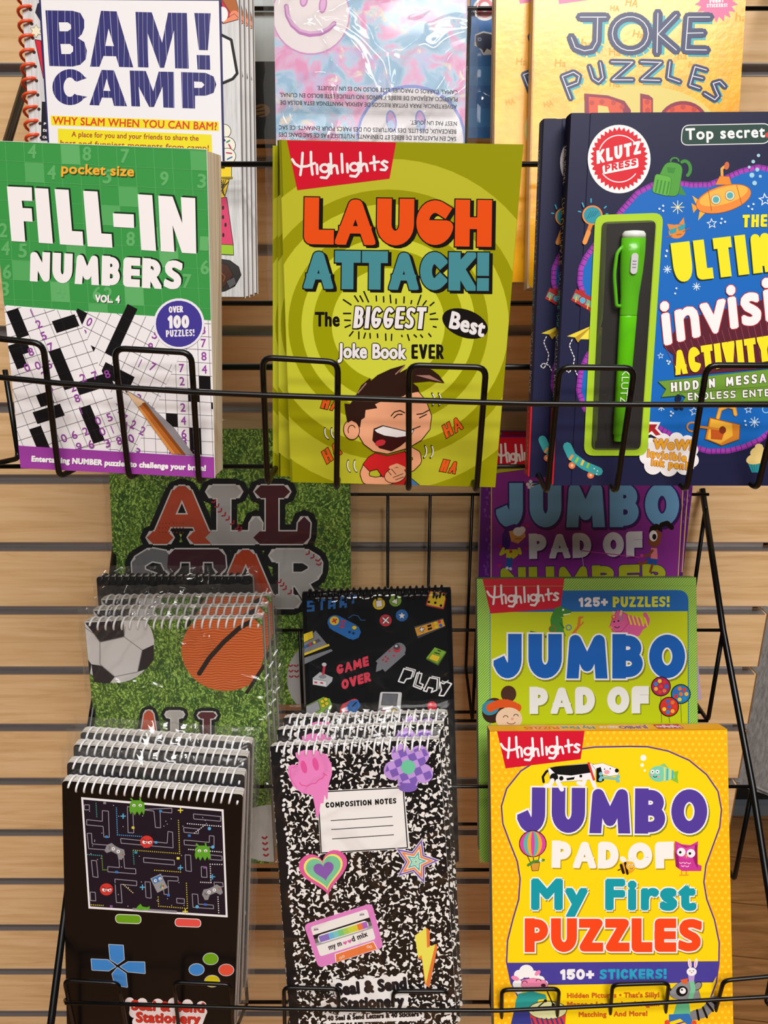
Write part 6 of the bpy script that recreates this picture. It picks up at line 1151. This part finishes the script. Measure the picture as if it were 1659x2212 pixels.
s.poly([(275, 1720), (490, 1720), (485, 1801), (290, 1801)], '#d23a44'); s.ell((383, 1720), 108, 50, '#e2e4a8', out='#5a4a20', ow=5); s.lines([((290+28*i, 1765), (304+28*i, 1801)) for i in range(7)], 10, '#3a3a80'); s.line([(380, 1610), (415, 1690)], 7, BLACK); s.line([(300, 1725), (370, 1665)], 7, BLACK); s.dots([(415, 1690), (370, 1665)], 10, BLACK)
# raccoon with rabbit
s.line([(1230, 1750), (1290, 1735), (1330, 1690), (1345, 1665)], 58, '#7d7d80')
for p, q in (((1248, 1720), (1258, 1775)), ((1282, 1705), (1305, 1762)), ((1305, 1680), (1340, 1725)), ((1318, 1655), (1362, 1690))): s.line([p, q], 13, BLACK)
s.poly([(1130, 1680), (1200, 1660), (1210, 1740), (1180, 1760), (1110, 1745)], '#62b486'); s.poly([(1085, 1745), (1200, 1740), (1230, 1801), (1190, 1801), (1150, 1770), (1085, 1790)], '#2f6fb4'); s.dots([(1075, 1792), (1230, 1795)], 16, '#e0502c', 12)
s.poly([(1090, 1610), (1130, 1570), (1170, 1548), (1230, 1560), (1255, 1600), (1270, 1660), (1200, 1670), (1110, 1650), (1092, 1635)], '#8c8c90', '#3a3a40', 2); s.ell((1250, 1580), 26, 18, '#8c8c90', rot=-40, out=BLACK, ow=4); s.ell((1160, 1610), 34, 30, BLACK, rot=-10); s.ell((1165, 1608), 18, 18, WHITE); s.dots([(1160, 1602)], 6, BLACK); s.dots([(1090, 1600)], 10, BLACK, 10); s.poly([(1150, 1545), (1195, 1535), (1190, 1570), (1165, 1565)], '#e0602c'); s.line([(1215, 1545), (1225, 1600), (1210, 1650)], 28, '#78c498')
s.poly([(1195, 1510), (1235, 1510), (1230, 1550), (1200, 1555)], '#b89ad0'); s.ell((1216, 1497), 29, 24, '#f4f0ee'); s.ell((1205, 1450), 10, 28, '#f4f0ee', rot=-8); s.ell((1240, 1448), 10, 28, '#f4f0ee', rot=8); s.ell((1206, 1452), 4, 20, '#f0a0b8', rot=-8); s.ell((1239, 1452), 4, 20, '#f0a0b8', rot=8); s.dots([(1206, 1492), (1226, 1492)], 3, BLACK); s.dots([(1216, 1502)], 4, '#d06a80')
B.part('front_cover', m)
m = MB(); m.box(-W2, W2, 0, T, B.H-.0008, B.H, pm('#fdb812', .35))
def toptxt(t, x0, x1, c, h=.0085, r=.0003):
    v, f = glyphs(t); k = v[:, 0].max()-v[:, 0].min()
    for j, (dx, dy) in enumerate(((0, 0), (r, 0), (-r, 0), (0, r), (0, -r))): m.add([(x1-(a-v[:, 0].min())/k*(x1-x0)+dx, T*.66-b/.69*h+dy, B.H+4e-5+j*3e-6) for a, b in v], f, pm(c, .4))
xx = lambda p: B.loc(np.array([(1040+p/2.6801, 1568.)]))[0][0]
m.add([(xx(a), y, B.H+2e-5) for a, y in ((1028, .0032), (1182, .0032), (1182, T*.9), (1028, T*.9))], [(0, 1, 2, 3)], pm(RED, .4)); toptxt('Highlights', xx(1036), xx(1174), WHITE, .0075)
toptxt('JUMBO', xx(815), xx(982), '#553d9c'); toptxt('PAD OF', xx(698), xx(805), '#f4f0ea', .0055); toptxt('My First', xx(475), xx(668), '#159aa6'); toptxt('PUZZLES', xx(258), xx(458), '#f4481a')
B.part('top_fold', m)
# ---- grey garment hanging past the end of the wall
m = MB(); nx, nz = 16, 24; V = []; F = []
for side in (0, 1):
    for j in range(nz+1):
        for i in range(nx+1):
            x = .522+.42*i/nx; z = .438+.84*j/nz; w = .012*math.sin(i*1.3+j*.15)*(1-j/nz*.6)+.006*math.sin(i*2.9+j*.3); V.append((x, 1.02+w+(.018 if side else -.018)*math.sin(math.pi*min(max(i/nx, .02), .98)), z+.006*math.sin(i*.9)))
n1 = (nx+1)*(nz+1)
for side in (0, 1):
    for j in range(nz):
        for i in range(nx): a = side*n1+j*(nx+1)+i; F.append((a, a+1, a+nx+2, a+nx+1))
for j in range(nz):
    for i in (0, nx): a = j*(nx+1)+i; F.append((a, a+nx+1, a+nx+1+n1, a+n1))
m.add(V, F, FABRIC, True); g = bpy.data.objects.new('garment', None); COL.objects.link(g); tag(g, 'grey heather garment hanging beyond the end of the slat wall', 'clothing'); m.build('cloth_body', g)
m = MB(); m.tube([(.524+.41*i/16, 1.02+.012*math.sin(i*1.3)-.018*math.sin(math.pi*min(max(i/16, .02), .98)), .446+.006*math.sin(i*.9)) for i in range(17)], .0022, FABRIC, 6); m.build('hem', g)
m = MB(); m.tube([(.73, 1.02, 1.27), (.73, 1.02, 1.36), (.735, 1.035, 1.38), (.73, 1.05, 1.36)], .002, ALU, 6); m.build('hanger_hook', g)
bpy.context.view_layer.update()
